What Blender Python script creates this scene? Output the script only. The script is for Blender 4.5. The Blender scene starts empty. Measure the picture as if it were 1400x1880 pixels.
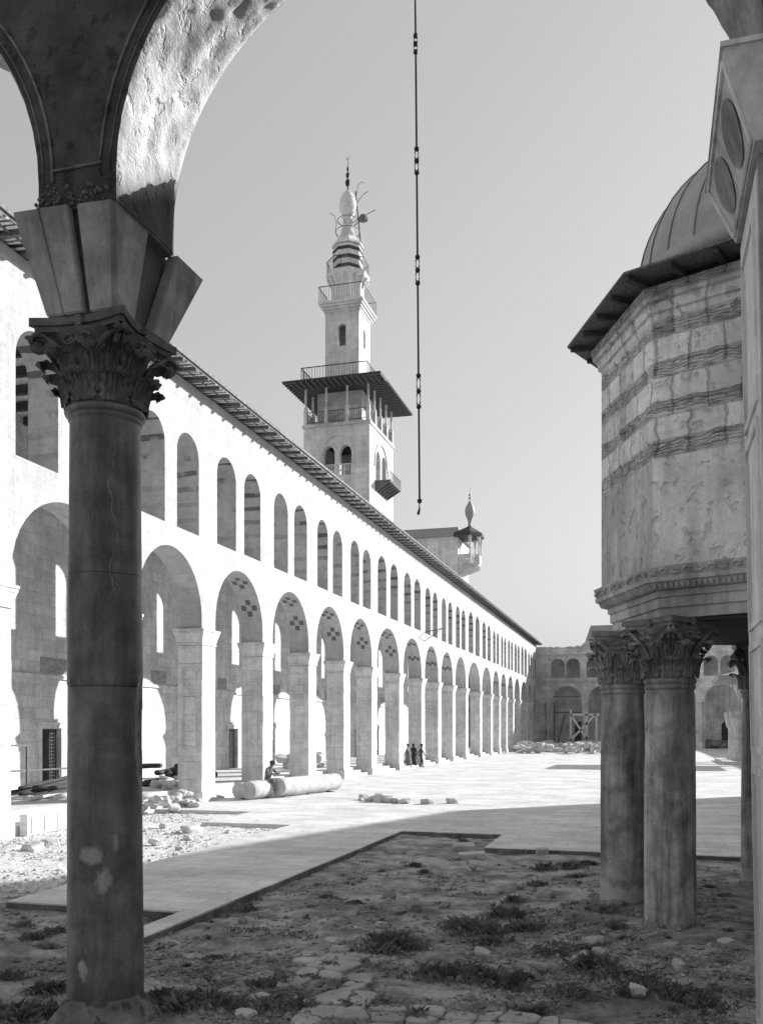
import bpy, bmesh, math, random
from mathutils import Vector, noise, Matrix
R = math.radians
sc = bpy.context.scene
# ------------------------------------------------------------------ camera
# world: X = across the court (north arcade on -X), Y = along the court, Z up
EYE = 2.9; F = 1700.0; HOR = 1339.0; AL = math.atan(488/1700); CA, SA = math.cos(AL), math.sin(AL)
cd = bpy.data.cameras.new('camera'); cam = bpy.data.objects.new('camera', cd); sc.collection.objects.link(cam)
cam.location = (0, 0, EYE); cam.rotation_euler = (R(90), 0, AL)
cd.sensor_fit = 'VERTICAL'; cd.sensor_height = 24; cd.lens = 24*F/1880; cd.shift_y = (HOR-940)/1880
cd.clip_start = 0.1; cd.clip_end = 3000
sc.camera = cam
# ------------------------------------------------------------------ light
SUN = Vector((1.75, 1.74, 1.0)).normalized()
el = math.asin(SUN.z); az = math.atan2(SUN.x, SUN.y)
w = bpy.data.worlds.new('World'); sc.world = w; w.use_nodes = True      # blue-sensitive plate: the sky reads by its blue light
nt = w.node_tree; nt.nodes.clear()
sk = nt.nodes.new('ShaderNodeTexSky'); sk.sky_type = 'NISHITA'; sk.sun_disc = False
sk.sun_elevation = el; sk.sun_rotation = az; sk.air_density = 1.0; sk.dust_density = 2.0; sk.ozone_density = 1.0
bw = nt.nodes.new('ShaderNodeSeparateColor'); bg = nt.nodes.new('ShaderNodeBackground'); wo = nt.nodes.new('ShaderNodeOutputWorld')
bg.inputs['Strength'].default_value = 0.068
nt.links.new(sk.outputs[0], bw.inputs[0]); pw = nt.nodes.new('ShaderNodeMath'); pw.operation = 'POWER'; pw.inputs[1].default_value = 0.6   # print contrast of the sky
nt.links.new(bw.outputs[2], pw.inputs[0]); nt.links.new(pw.outputs[0], bg.inputs[0]); nt.links.new(bg.outputs[0], wo.inputs[0])
sd = bpy.data.lights.new('sun', 'SUN'); sd.energy = 2.05; sd.angle = R(0.5); sd.color = (1, 0.995, 0.985)
so = bpy.data.objects.new('sun', sd); sc.collection.objects.link(so)
so.rotation_euler = SUN.to_track_quat('Z', 'Y').to_euler(); so.location = (40, 40, 60)
sc.view_settings.view_transform = 'Standard'; sc.view_settings.look = 'None'; sc.view_settings.gamma = 1
sc.view_settings.exposure = 1.97
sc.cycles.diffuse_bounces = 8; sc.cycles.max_bounces = 12
sc.render.resolution_x = 762; sc.render.resolution_y = 1024
col = sc.collection
rnd = random.Random(7)

# ------------------------------------------------------------------ geometry helpers
def G(px, py, z=0.0):                       # ground point seen at a photo pixel
    Y = (EYE-z)*F/(py-HOR); X = (px-700)/F*Y
    return Vector((X*CA-Y*SA, X*SA+Y*CA, z))
def onU(px, U):                             # X of the point seen at px on the plane Y=U
    return U*math.tan(math.atan((px-700)/F)-AL)
def proj(p):
    X = p[0]*CA+p[1]*SA; Y = -p[0]*SA+p[1]*CA
    if Y <= .1: return (-9999, -9999)
    return (700+F*X/Y, HOR-F*(p[2]-EYE)/Y)
def nz(x, y, z=0.0): return noise.noise(Vector((x, y, z)))
ORG = {}
def tag(o, label=None, cat=None, group=None, kind=None):
    if label: o['label'] = label
    if cat: o['category'] = cat
    if group: o['group'] = group
    if kind: o['kind'] = kind
    return o
def thing(name, label, cat, loc=(0, 0, 0), group=None):
    o = bpy.data.objects.new(name, None); col.objects.link(o); o.location = loc
    o.empty_display_size = .3
    ORG[o.name] = Vector(loc); return tag(o, label, cat, group)
class MB:
    def __init__(s): s.V = []; s.F = []
    def add(s, vs, fs):
        n = len(s.V); s.V += [tuple(v) for v in vs]; s.F += [tuple(i+n for i in f) for f in fs]; return n
    def quad(s, a, b, c, d): s.add([a, b, c, d], [(0, 1, 2, 3)])
    def box(s, x0, x1, y0, y1, z0, z1):
        s.hexa([(x0, y0, z0), (x1, y0, z0), (x1, y1, z0), (x0, y1, z0), (x0, y0, z1), (x1, y0, z1), (x1, y1, z1), (x0, y1, z1)])
    def hexa(s, p): s.add(p, [(3, 2, 1, 0), (4, 5, 6, 7), (0, 1, 5, 4), (1, 2, 6, 5), (2, 3, 7, 6), (3, 0, 4, 7)])
    def cbox(s, x0, x1, y0, y1, z0, z1, b=.02):   # box with chamfered vertical edges and top
        def ring(x0, x1, y0, y1, z, b):
            return [(x0+b, y0, z), (x1-b, y0, z), (x1, y0+b, z), (x1, y1-b, z), (x1-b, y1, z), (x0+b, y1, z), (x0, y1-b, z), (x0, y0+b, z)]
        rs = ring(x0, x1, y0, y1, z0, b)+ring(x0, x1, y0, y1, z1-b, b)+ring(x0+b, x1-b, y0+b, y1-b, z1, b)
        f = [tuple(range(7, -1, -1)), tuple(range(16, 24))]
        for k in (0, 8):
            for i in range(8): f.append((k+i, k+(i+1) % 8, k+8+(i+1) % 8, k+8+i))
        s.add(rs, f)
    def lathe(s, cx, cy, prof, n=24, rot=0.0, fn=None, cap=True):
        vs = []
        for (r, z) in prof:
            for i in range(n):
                a = rot+2*math.pi*i/n; rr = r+(fn(a, z, r) if fn else 0)
                vs.append((cx+rr*math.cos(a), cy+rr*math.sin(a), z))
        fs = []
        for k in range(len(prof)-1):
            for i in range(n):
                j = (i+1) % n; fs.append((k*n+i, k*n+j, (k+1)*n+j, (k+1)*n+i))
        if cap: fs.append(tuple(range(n-1, -1, -1))); m = (len(prof)-1)*n; fs.append(tuple(range(m, m+n)))
        s.add(vs, fs)
    def tube(s, pts, r, n=6):
        pts = [Vector(p) for p in pts]; vs = []; rs = r if isinstance(r, (list, tuple)) else [r]*len(pts)
        for k, p in enumerate(pts):
            d = (pts[min(k+1, len(pts)-1)]-pts[max(k-1, 0)]).normalized()
            a = d.cross(Vector((0, 0, 1)));
            if a.length < .05: a = d.cross(Vector((1, 0, 0)))
            a.normalize(); b = d.cross(a)
            for i in range(n):
                t = 2*math.pi*i/n; vs.append(p+(a*math.cos(t)+b*math.sin(t))*rs[k])
        fs = []
        for k in range(len(pts)-1):
            for i in range(n):
                j = (i+1) % n; fs.append((k*n+i, k*n+j, (k+1)*n+j, (k+1)*n+i))
        fs.append(tuple(range(n-1, -1, -1))); m = (len(pts)-1)*n; fs.append(tuple(range(m, m+n)))
        s.add(vs, fs)
    def beam(s, a, b, w, h):                # rectangular bar from a to b
        a = Vector(a); b = Vector(b); d = (b-a).normalized(); u = d.cross(Vector((0, 0, 1)))
        if u.length < .05: u = Vector((1, 0, 0))
        u.normalize(); v = d.cross(u).normalized(); u *= w/2; v *= h/2
        s.hexa([a-u-v, a+u-v, a+u+v, a-u+v, b-u-v, b+u-v, b+u+v, b-u+v])
    def poly_prism(s, pts, z0, z1):
        n = len(pts); vs = [(p[0], p[1], z0) for p in pts]+[(p[0], p[1], z1) for p in pts]
        fs = [tuple(range(n-1, -1, -1)), tuple(range(n, 2*n))]+[(i, (i+1) % n, n+(i+1) % n, n+i) for i in range(n)]
        s.add(vs, fs)
    def build(s, name, mat, parent=None, org=None, smooth=False, fix=True, angle=None):
        me = bpy.data.meshes.new(name); o = Vector((0, 0, 0))
        if parent is not None: o = ORG.get(parent.name, Vector((0, 0, 0)))
        elif org is not None: o = Vector(org)
        me.from_pydata([(v[0]-o.x, v[1]-o.y, v[2]-o.z) for v in s.V], [], s.F)
        if fix:
            bm = bmesh.new(); bm.from_mesh(me); bmesh.ops.recalc_face_normals(bm, faces=bm.faces); bm.to_mesh(me); bm.free()
        if smooth: me.polygons.foreach_set('use_smooth', [True]*len(me.polygons))
        if angle is not None: me.set_sharp_from_angle(angle=R(angle))
        me.materials.append(mat); ob = bpy.data.objects.new(name, me); col.objects.link(ob)
        if parent is not None: ob.parent = parent; ORG[ob.name] = o
        else: ob.location = o; ORG[ob.name] = o
        return ob

def arc(a, b, zs, rise, n=14):              # arch curve from a to b
    c = (a+b)/2; h = (b-a)/2
    return [(c-h*math.cos(math.pi*i/n), zs+rise*math.sin(math.pi*i/n)) for i in range(n+1)]
def archwall(mb, fr, s0, s1, zb, zt, th, ops, n=14, topfn=None):
    """solid wall in frame fr(s,t,z); ops = (a,b,sill,spring,rise), in order"""
    def face(s_a, z_a, s_b, z_b, t): pass
    cur = s0
    def rect(a, b, z0, z1):
        if b-a < 1e-5 or z1-z0 < 1e-5: return
        m = max(1, int((b-a)/3)) if topfn else 1
        for i in range(m):
            p = a+(b-a)*i/m; q = a+(b-a)*(i+1)/m
            zp = topfn(p) if topfn and z1 == zt else z1; zq = topfn(q) if topfn and z1 == zt else z1
            for t in (0, th): mb.quad(fr(p, t, z0), fr(q, t, z0), fr(q, t, zq), fr(p, t, zp))
            if z1 == zt: mb.quad(fr(p, 0, zp), fr(q, 0, zq), fr(q, th, zq), fr(p, th, zp))
            if z0 == zb: mb.quad(fr(p, 0, zb), fr(q, 0, zb), fr(q, th, zb), fr(p, th, zb))
    for (a, b, sill, spr, rise) in ops:
        rect(cur, a, zb, zt)
        if sill > zb+1e-4: rect(a, b, zb, sill); mb.quad(fr(a, 0, sill), fr(b, 0, sill), fr(b, th, sill), fr(a, th, sill))
        P = arc(a, b, spr, rise, n)
        if spr > sill+1e-4:
            for s in (a, b): mb.quad(fr(s, 0, sill), fr(s, th, sill), fr(s, th, spr), fr(s, 0, spr))
        for (p, q) in zip(P[:-1], P[1:]):
            zp = topfn(p[0]) if topfn else zt; zq = topfn(q[0]) if topfn else zt
            for t in (0, th): mb.quad(fr(p[0], t, p[1]), fr(q[0], t, q[1]), fr(q[0], t, zq), fr(p[0], t, zp))
            mb.quad(fr(p[0], 0, p[1]), fr(q[0], 0, q[1]), fr(q[0], th, q[1]), fr(p[0], th, p[1]))
            mb.quad(fr(p[0], 0, zp), fr(q[0], 0, zq), fr(q[0], th, zq), fr(p[0], th, zp))
        cur = b
    rect(cur, s1, zb, zt)
    for s in (s0, s1):
        z1 = topfn(s) if topfn else zt
        mb.quad(fr(s, 0, zb), fr(s, th, zb), fr(s, th, z1), fr(s, 0, z1))

# ------------------------------------------------------------------ materials (all grey: the place is seen in black and white)
def newmat(name):
    m = bpy.data.materials.new(name); m.use_nodes = True; t = m.node_tree
    return m, t, t.nodes['Principled BSDF'], t.nodes, t.links
class NT:
    def __init__(s, t): s.t = t; s.n = t.nodes; s.l = t.links
    def new(s, k, **kw):
        x = s.n.new(k)
        for a, b in kw.items(): setattr(x, a, b)
        return x
    def link(s, a, b): s.l.new(a, b)
    def math(s, op, a, b=None, clamp=False):
        x = s.new('ShaderNodeMath', operation=op); x.use_clamp = clamp
        for i, v in enumerate((a, b)):
            if v is None: continue
            if isinstance(v, (int, float)): x.inputs[i].default_value = v
            else: s.link(v, x.inputs[i])
        return x.outputs[0]
    def noise(s, vec, scale, detail=5, rough=.6, dist=0):
        x = s.new('ShaderNodeTexNoise'); x.inputs['Scale'].default_value = scale; x.inputs['Detail'].default_value = detail
        x.inputs['Roughness'].default_value = rough; x.inputs['Distortion'].default_value = dist
        s.link(vec, x.inputs['Vector']); return x.outputs['Fac']
    def ramp(s, fac, a, b, va=0.0, vb=1.0):
        x = s.new('ShaderNodeMapRange'); x.interpolation_type = 'SMOOTHSTEP'
        x.inputs['From Min'].default_value = a; x.inputs['From Max'].default_value = b
        x.inputs['To Min'].default_value = va; x.inputs['To Max'].default_value = vb
        s.link(fac, x.inputs['Value']); return x.outputs[0]
    def mixf(s, f, a, b):
        x = s.new('ShaderNodeMix'); x.data_type = 'FLOAT'
        for i, v in ((0, f), (2, a), (3, b)):
            if isinstance(v, (int, float)): x.inputs[i].default_value = v
            else: s.link(v, x.inputs[i])
        return x.outputs[0]
    def scale(s, vec, v):
        x = s.new('ShaderNodeVectorMath', operation='MULTIPLY'); s.link(vec, x.inputs[0]); x.inputs[1].default_value = v; return x.outputs[0]
def stone(name, lo, hi, block=None, joint=.75, mort=.012, bump=.3, stain=.25, pit=.0, fine=9.0, flat=False, extra=None, blockvar=.12, rough=.85, bdist=.03, streak=.15):
    m, t, P, N, L = newmat(name); k = NT(t)
    g = k.new('ShaderNodeNewGeometry'); pos = g.outputs['Position']
    sp = k.new('ShaderNodeSeparateXYZ'); k.link(pos, sp.inputs[0])
    sn = k.new('ShaderNodeSeparateXYZ'); k.link(g.outputs['Normal'], sn.inputs[0])
    n1 = k.noise(pos, .45, 6, .62); n2 = k.noise(pos, 2.3, 8, .68, .5); n3 = k.noise(pos, fine, 6, .7)
    v = k.mixf(k.ramp(n2, .3, .7), lo, hi)
    v = k.math('MULTIPLY', v, k.ramp(n1, .3, .7, 1-stain, 1+stain*.4))
    st = k.noise(k.scale(pos, (2.2, 2.2, .22)), 1.3, 6, .65)
    v = k.math('MULTIPLY', v, k.ramp(st, .35, .62, 1-streak, 1.0))
    v = k.math('MULTIPLY', v, k.ramp(n3, .25, .75, .9, 1.08))
    h = k.math('ADD', k.math('MULTIPLY', n3, .5), n2)
    if pit:
        pn = k.noise(pos, 5.5, 4, .55, .3); pf = k.ramp(pn, .56, .66); v = k.math('MULTIPLY', v, k.mixf(pf, 1.0, 1-pit)); h = k.math('SUBTRACT', h, k.math('MULTIPLY', pf, .6))
    if block:
        ax = k.math('ABSOLUTE', sn.outputs[0]); f = k.math('GREATER_THAN', ax, .6)
        s_ = k.mixf(f, sp.outputs[0], sp.outputs[1])
        cb = k.new('ShaderNodeCombineXYZ'); 
        if flat: k.link(sp.outputs[0], cb.inputs[0]); k.link(sp.outputs[1], cb.inputs[1])
        else: k.link(s_, cb.inputs[0]); k.link(sp.outputs[2], cb.inputs[1])
        wob = k.new('ShaderNodeVectorMath', operation='ADD'); k.link(cb.outputs[0], wob.inputs[0])
        wn = k.new('ShaderNodeTexNoise'); wn.inputs['Scale'].default_value = 1.5; wn.inputs['Detail'].default_value = 3; k.link(pos, wn.inputs['Vector'])
        ws = k.new('ShaderNodeVectorMath', operation='SCALE'); k.link(wn.outputs['Color'], ws.inputs[0]); ws.inputs['Scale'].default_value = .05
        k.link(ws.outputs[0], wob.inputs[1])
        br = k.new('ShaderNodeTexBrick'); k.link(wob.outputs[0], br.inputs['Vector']); br.inputs['Scale'].default_value = 1
        br.inputs['Brick Width'].default_value = block[0]; br.inputs['Row Height'].default_value = block[1]
        br.inputs['Mortar Size'].default_value = mort; br.inputs['Mortar Smooth'].default_value = .4
        br.inputs['Color1'].default_value = (1-blockvar,)*3+(1,); br.inputs['Color2'].default_value = (1, 1, 1, 1); br.inputs['Mortar'].default_value = (joint,)*3+(1,)
        bb = k.new('ShaderNodeRGBToBW'); k.link(br.outputs['Color'], bb.inputs[0])
        v = k.math('MULTIPLY', v, bb.outputs[0]); h = k.math('SUBTRACT', h, k.math('MULTIPLY', br.outputs['Fac'], .8))
    if extra: v, h = extra(k, pos, sp, sn, v, h)
    k.link(v, P.inputs['Base Color']); P.inputs['Roughness'].default_value = rough; P.inputs['Specular IOR Level'].default_value = .25
    bp = k.new('ShaderNodeBump'); bp.inputs['Strength'].default_value = bump; bp.inputs['Distance'].default_value = bdist
    k.link(h, bp.inputs['Height']); k.link(bp.outputs[0], P.inputs['Normal'])
    return m
def simple(name, c, rough=.7, var=.25, scale=8, bump=.2, metal=0, grain=None):
    m, t, P, N, L = newmat(name); k = NT(t)
    g = k.new('ShaderNodeTexCoord'); pos = g.outputs['Object']
    vec = k.scale(pos, grain) if grain else pos
    n = k.noise(vec, scale, 6, .65); v = k.ramp(n, .3, .7, c*(1-var), c*(1+var))
    k.link(v, P.inputs['Base Color']); P.inputs['Roughness'].default_value = rough; P.inputs['Metallic'].default_value = metal
    bp = k.new('ShaderNodeBump'); bp.inputs['Strength'].default_value = bump; bp.inputs['Distance'].default_value = .02
    k.link(n, bp.inputs['Height']); k.link(bp.outputs[0], P.inputs['Normal'])
    return m
def x_ablaq(k, pos, sp, sn, v, h):          # faded painted bands on the window reveals
    zz = k.math('MODULO', k.math('ADD', sp.outputs[2], k.math('MULTIPLY', k.noise(pos, .8), .25)), .62)
    band = k.math('LESS_THAN', zz, .2)
    rev = k.math('GREATER_THAN', k.math('ABSOLUTE', sn.outputs[1]), .45)
    hi = k.math('GREATER_THAN', sp.outputs[2], 10.5)
    msk = k.ramp(k.noise(pos, .5, 5, .7), .42, .52)
    top = k.ramp(sp.outputs[2], 11.6, 13.4, .3, 1.0)
    f = k.math('MULTIPLY', k.math('MULTIPLY', band, rev), k.math('MULTIPLY', hi, k.math('MULTIPLY', msk, top)))
    return k.math('MULTIPLY', v, k.mixf(f, 1.0, .33)), h
def x_east(k, pos, sp, sn, v, h):           # soot-dark masonry at the north end, whitewash at the south end
    f = k.ramp(k.math('ADD', sp.outputs[0], k.math('MULTIPLY', k.noise(pos, .35), 6)), -9, 3)
    return k.math('MULTIPLY', v, k.mixf(f, 1.0, 1.4)), h
def x_brickbands(k, pos, sp, sn, v, h):     # treasury: brick courses between stone ones high up, plaster below
    z = sp.outputs[2]; wz = k.math('ADD', z, k.math('MULTIPLY', k.math('SUBTRACT', k.noise(pos, 2.6, 4), .5), .2))
    up = k.ramp(wz, 6.75, 6.9)
    f = k.math('GREATER_THAN', k.math('ABSOLUTE', sn.outputs[0]), .6); s_ = k.mixf(f, sp.outputs[0], sp.outputs[1])
    cb = k.new('ShaderNodeCombineXYZ'); k.link(k.math('ADD', s_, k.math('MULTIPLY', k.noise(pos, 2.5), .22)), cb.inputs[0]); k.link(k.math('ADD', z, .09), cb.inputs[1])
    bt = k.new('ShaderNodeTexBrick'); k.link(cb.outputs[0], bt.inputs['Vector']); bt.inputs['Scale'].default_value = 1; bt.inputs['Brick Width'].default_value = .46; bt.inputs['Row Height'].default_value = .58
    bt.inputs['Mortar Size'].default_value = .022; bt.inputs['Mortar Smooth'].default_value = .6
    bt.inputs['Color1'].default_value = (.8, .8, .8, 1); bt.inputs['Color2'].default_value = (1.1, 1.1, 1.1, 1); bt.inputs['Mortar'].default_value = (.6, .6, .6, 1)
    bb = k.new('ShaderNodeRGBToBW'); k.link(bt.outputs['Color'], bb.inputs[0])
    v = k.math('MULTIPLY', v, k.mixf(up, 1.0, bb.outputs[0])); h = k.math('SUBTRACT', h, k.math('MULTIPLY', k.math('MULTIPLY', bt.outputs['Fac'], up), .8))
    ph = k.math('MODULO', k.math('ADD', wz, .09), .58); n9 = k.noise(pos, 9, 5)
    band = k.math('MULTIPLY', k.ramp(ph, .0, .04), k.ramp(k.math('ADD', ph, k.math('MULTIPLY', n9, .06)), .21, .26, 1, 0)); f = k.math('MULTIPLY', band, up)
    lay = k.math('ABSOLUTE', k.math('SINE', k.math('MULTIPLY', k.math('ADD', wz, k.math('MULTIPLY', k.noise(pos, 4), .05)), 70.0)))
    br = k.mixf(k.ramp(k.noise(k.scale(pos, (5, 5, 22)), 1.0, 5, .7), .38, .6), .48, .85)
    br = k.math('MULTIPLY', br, k.ramp(lay, .1, .6, .62, 1.0))
    v = k.math('MULTIPLY', v, k.mixf(f, 1.0, br)); h = k.math('ADD', h, k.math('MULTIPLY', f, k.math('ADD', k.math('MULTIPLY', lay, n9), -.8)))
    crk = k.math('ABSOLUTE', k.math('SUBTRACT', k.noise(pos, 1.1, 6, .6, .8), .5)); cf = k.math('MULTIPLY', k.ramp(crk, .0, .012, 1, 0), k.ramp(k.noise(pos, .8, 2), .5, .6))
    v = k.math('MULTIPLY', v, k.mixf(cf, 1.0, .6))
    # dark weathered panel on the face turned to the arcade
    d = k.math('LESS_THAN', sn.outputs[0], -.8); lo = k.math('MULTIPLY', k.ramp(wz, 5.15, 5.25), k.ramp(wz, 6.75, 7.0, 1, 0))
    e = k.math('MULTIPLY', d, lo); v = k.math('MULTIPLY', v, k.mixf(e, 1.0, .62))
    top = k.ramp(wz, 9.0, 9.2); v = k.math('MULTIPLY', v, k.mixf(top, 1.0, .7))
    return v, h
def x_foot(k, pos, sp, sn, v, h):          # rubbed pale foot and dark grime runs on the treasury shafts
    z = k.math('ADD', sp.outputs[2], k.math('MULTIPLY', k.noise(pos, 1.1, 5, .6), 3.2)); ft = k.ramp(z, 1.75, 1.85, 1.0, 0)
    gr = k.ramp(k.noise(k.scale(pos, (5, 5, .4)), 1.6, 6, .7), .48, .7, 1, .6)
    v = k.math('MULTIPLY', v, gr); return k.mixf(k.math('MULTIPLY', ft, .5), v, .5), h
M = {}
M['lime'] = stone('limestone_facade', .46, .57, (1.1, .5), .87, .012, .35, .12, extra=x_ablaq, blockvar=.06, streak=.1, pit=.06)
M['pier'] = stone('marble_pier', .62, .8, (1.4, .62), .78, .012, .3, .14, pit=.12, blockvar=.1)
M['rear'] = stone('rear_wall_masonry', .66, .8, (1.0, .48), .72, .018, .4, .2, pit=.15, blockvar=.22)
M['east'] = stone('east_masonry', .6, .66, (1.0, .46), .7, .02, .5, .3, pit=.2, blockvar=.18, extra=x_east)
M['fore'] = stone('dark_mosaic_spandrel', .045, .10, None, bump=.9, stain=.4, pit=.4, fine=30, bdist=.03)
M['soffit'] = stone('scraped_plaster_intrados', .50, .80, None, bump=.7, stain=.2, pit=.08, fine=26, bdist=.06, streak=.4)
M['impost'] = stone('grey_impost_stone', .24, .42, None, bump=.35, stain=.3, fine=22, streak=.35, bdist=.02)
M['granite'] = stone('dark_granite_shaft', .06, .125, None, bump=.25, stain=.5, fine=35, streak=.45, rough=.6, bdist=.01)
M['shaft'] = stone('weathered_granite_shaft', .26, .62, None, bump=.45, stain=.28, fine=28, streak=.6, extra=x_foot, rough=.7, bdist=.015)
M['darkcap'] = stone('dark_carved_capital', .07, .17, None, bump=.5, stain=.4, fine=25, bdist=.02)
M['cap'] = stone('weathered_carved_capital', .18, .44, None, bump=.6, stain=.45, fine=22, bdist=.025)
M['treasury'] = stone('treasury_masonry', .78, .9, None, bump=.8, stain=.28, pit=.22, fine=14, extra=x_brickbands, blockvar=.14, bdist=.04, streak=.3)
M['cornice'] = stone('worn_marble_cornice', .5, .68, None, bump=.6, stain=.3, fine=24, streak=.4, bdist=.02)
M['lead'] = simple('lead_sheet', .3, .55, .15, 3, .1)
M['lead2'] = simple('lead_seam', .14, .6, .2, 5, .1)
M['timber'] = simple('weathered_timber', .13, .8, .4, 6, .5, grain=(3, 3, .6))
M['tdark'] = simple('dark_timber', .05, .85, .4, 6, .5)
M['slat'] = simple('pale_sawn_slat', .6, .8, .3, 9, .3)
M['tile'] = simple('roof_covering', .3, .9, .3, 5, .5)
M['minaret'] = stone('minaret_ashlar', .74, .86, (1.1, .5), .8, .02, .35, .2, blockvar=.12)
M['inlay'] = simple('dark_stone_inlay', .12, .6, .4, 20, .1)
M['iron'] = simple('black_iron', .02, .6, .3, 20, .2)
M['grille'] = simple('iron_grille', .06, .6, .3, 20, .2)
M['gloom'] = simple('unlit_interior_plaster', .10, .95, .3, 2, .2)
M['pave'] = stone('court_paving', .66, .76, (.95, .5), .62, .013, .3, .22, flat=True, fine=12, blockvar=.15, pit=.1, streak=0)
M['floor'] = stone('portico_floor', .6, .72, (.8, .8), .8, .01, .2, .12, flat=True, streak=0)
M['rock'] = stone('broken_limestone', .46, .66, None, bump=.8, stain=.2, fine=10, bdist=.05)
M['rockd'] = stone('dull_fieldstone', .2, .38, None, bump=.8, stain=.3, fine=14, bdist=.04)
M['drum'] = stone('pale_column_drum', .42, .6, None, bump=.6, stain=.25, fine=14)
M['weed'] = simple('dry_dark_weed', .17, .8, .7, 5, 0)
M['cloth1'] = simple('dark_cloth', .04, .9, .3, 14, .2)
M['cloth2'] = simple('grey_cloth', .18, .9, .3, 14, .2)
M['skin'] = simple('skin', .22, .6, .1, 10, .1)
M['prayer'] = stone('prayer_hall_masonry', .45, .56, (1.2, .55), .8, .02, .3, .15)
M['footing'] = stone('lumpy_mortar_footing', .16, .34, None, bump=1.0, stain=.4, fine=12, bdist=.06, pit=.4)
M['pit'] = stone('dim_plaster_line', .12, .22, None, bump=.5, stain=.4, pit=.3, fine=25, bdist=.02)
def ground_mat():
    m, t, P, N, L = newmat('bare_earth'); k = NT(t)
    g = k.new('ShaderNodeNewGeometry'); pos = g.outputs['Position']; sp = k.new('ShaderNodeSeparateXYZ'); k.link(pos, sp.inputs[0])
    n0 = k.noise(pos, .55, 6, .6); n1 = k.noise(pos, 2.2, 8, .7, .4); n2 = k.noise(pos, 11, 8, .75); n3 = k.noise(pos, 40, 4, .7)
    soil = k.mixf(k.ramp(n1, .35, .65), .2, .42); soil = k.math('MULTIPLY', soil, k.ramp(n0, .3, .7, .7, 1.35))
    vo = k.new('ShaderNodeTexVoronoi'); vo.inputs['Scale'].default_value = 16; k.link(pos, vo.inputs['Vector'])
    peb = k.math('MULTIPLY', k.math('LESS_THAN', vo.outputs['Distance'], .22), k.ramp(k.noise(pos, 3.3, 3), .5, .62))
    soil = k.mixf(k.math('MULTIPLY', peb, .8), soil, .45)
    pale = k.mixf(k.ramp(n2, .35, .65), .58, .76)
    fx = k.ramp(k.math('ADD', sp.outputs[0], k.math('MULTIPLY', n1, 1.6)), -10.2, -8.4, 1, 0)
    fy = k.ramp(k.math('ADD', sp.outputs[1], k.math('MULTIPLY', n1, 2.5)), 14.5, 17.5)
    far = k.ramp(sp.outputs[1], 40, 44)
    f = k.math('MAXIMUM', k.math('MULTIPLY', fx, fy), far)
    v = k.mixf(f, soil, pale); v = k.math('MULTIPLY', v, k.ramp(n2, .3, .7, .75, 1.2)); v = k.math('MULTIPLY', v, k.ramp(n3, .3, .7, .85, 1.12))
    k.link(v, P.inputs['Base Color']); P.inputs['Roughness'].default_value = .95; P.inputs['Specular IOR Level'].default_value = .1
    h = k.math('ADD', k.math('MULTIPLY', n2, .9), k.math('ADD', k.math('MULTIPLY', n3, .35), k.math('MULTIPLY', peb, .25)))
    bp = k.new('ShaderNodeBump'); bp.inputs['Strength'].default_value = .8; bp.inputs['Distance'].default_value = .06
    k.link(h, bp.inputs['Height']); k.link(bp.outputs[0], P.inputs['Normal']); return m
M['earth'] = ground_mat()

# ------------------------------------------------------------------ the ground
D = 16.97; TH = 1.06; UE = 148.0            # north arcade plane, its thickness, east wall plane
def gh(x, y):
    h = -.12+.05*nz(x*.5, y*.5, 3)+.03*nz(x*1.7, y*1.7, 9)+.024*nz(x*4.2, y*4.2, 2)+.016*nz(x*9, y*9, 5)+(.03*max(0, nz(x*2.6, y*2.6, 12)-.15))
    sm = lambda t: max(0, min(1, t))**2*(3-2*max(0, min(1, t)))
    h += .13*sm((x+3)/2.5)*sm((y-10.5)/2.5)*sm((22-y)/3)
    if x < -10.4 and y > 14: h += .05*max(0, nz(x*1.1, y*1.1, 20))+.02*nz(x*6, y*6, 4)
    return h
b = MB(); b.quad((-900, -600, -.45), (900, -600, -.45), (900, 1500, -.45), (-900, 1500, -.45))
tag(b.build('ground', M['earth']), kind='structure')
def grid(name, x0, x1, y0, y1, st, mat):
    nx = int((x1-x0)/st)+1; ny = int((y1-y0)/st)+1; V = []
    for j in range(ny):
        for i in range(nx):
            x = x0+(x1-x0)*i/(nx-1); y = y0+(y1-y0)*j/(ny-1); V.append((x, y, gh(x, y)))
    Fs = [(j*nx+i, j*nx+i+1, (j+1)*nx+i+1, (j+1)*nx+i) for j in range(ny-1) for i in range(nx-1)]
    m = MB(); m.V = V; m.F = Fs; return tag(m.build(name, mat, smooth=True, fix=False), kind='structure')
grid('dirt_plot', -17.4, 10.5, 5.5, 32.2, .085, M['earth'])
b = MB()
def slab(x0, x1, y0, y1, z=0.0): b.box(x0, x1, y0, y1, -.2, z)
slab(-10.4, -6.75, 13.3, 26.3); slab(-7.15, -6.75, 11.2, 13.3)
slab(-6.75, -3.85, 25.6, 26.3); slab(-3.85, 24.9, 22.55, 26.3)
slab(-13.4, 24.9, 26.3, 30.1); slab(-17.15, 24.9, 30.1, UE-.1)
tag(b.build('court_paving', M['pave']), kind='structure')
b = MB(); b.box(-30, 24.9, -9, 7.2, -.3, -.02)
tag(b.build('west_portico_floor', M['floor']), kind='structure')
b = MB()                                     # floor of the north portico with its three low steps
b.box(-24.4, -17.95, 5, UE, -.2, .5); b.box(-17.95, -17.55, 5, UE, -.2, .33); b.box(-17.55, -17.16, 5, UE, -.2, .16)
tag(b.build('north_portico_floor', M['floor']), kind='structure')
b = MB()
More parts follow.
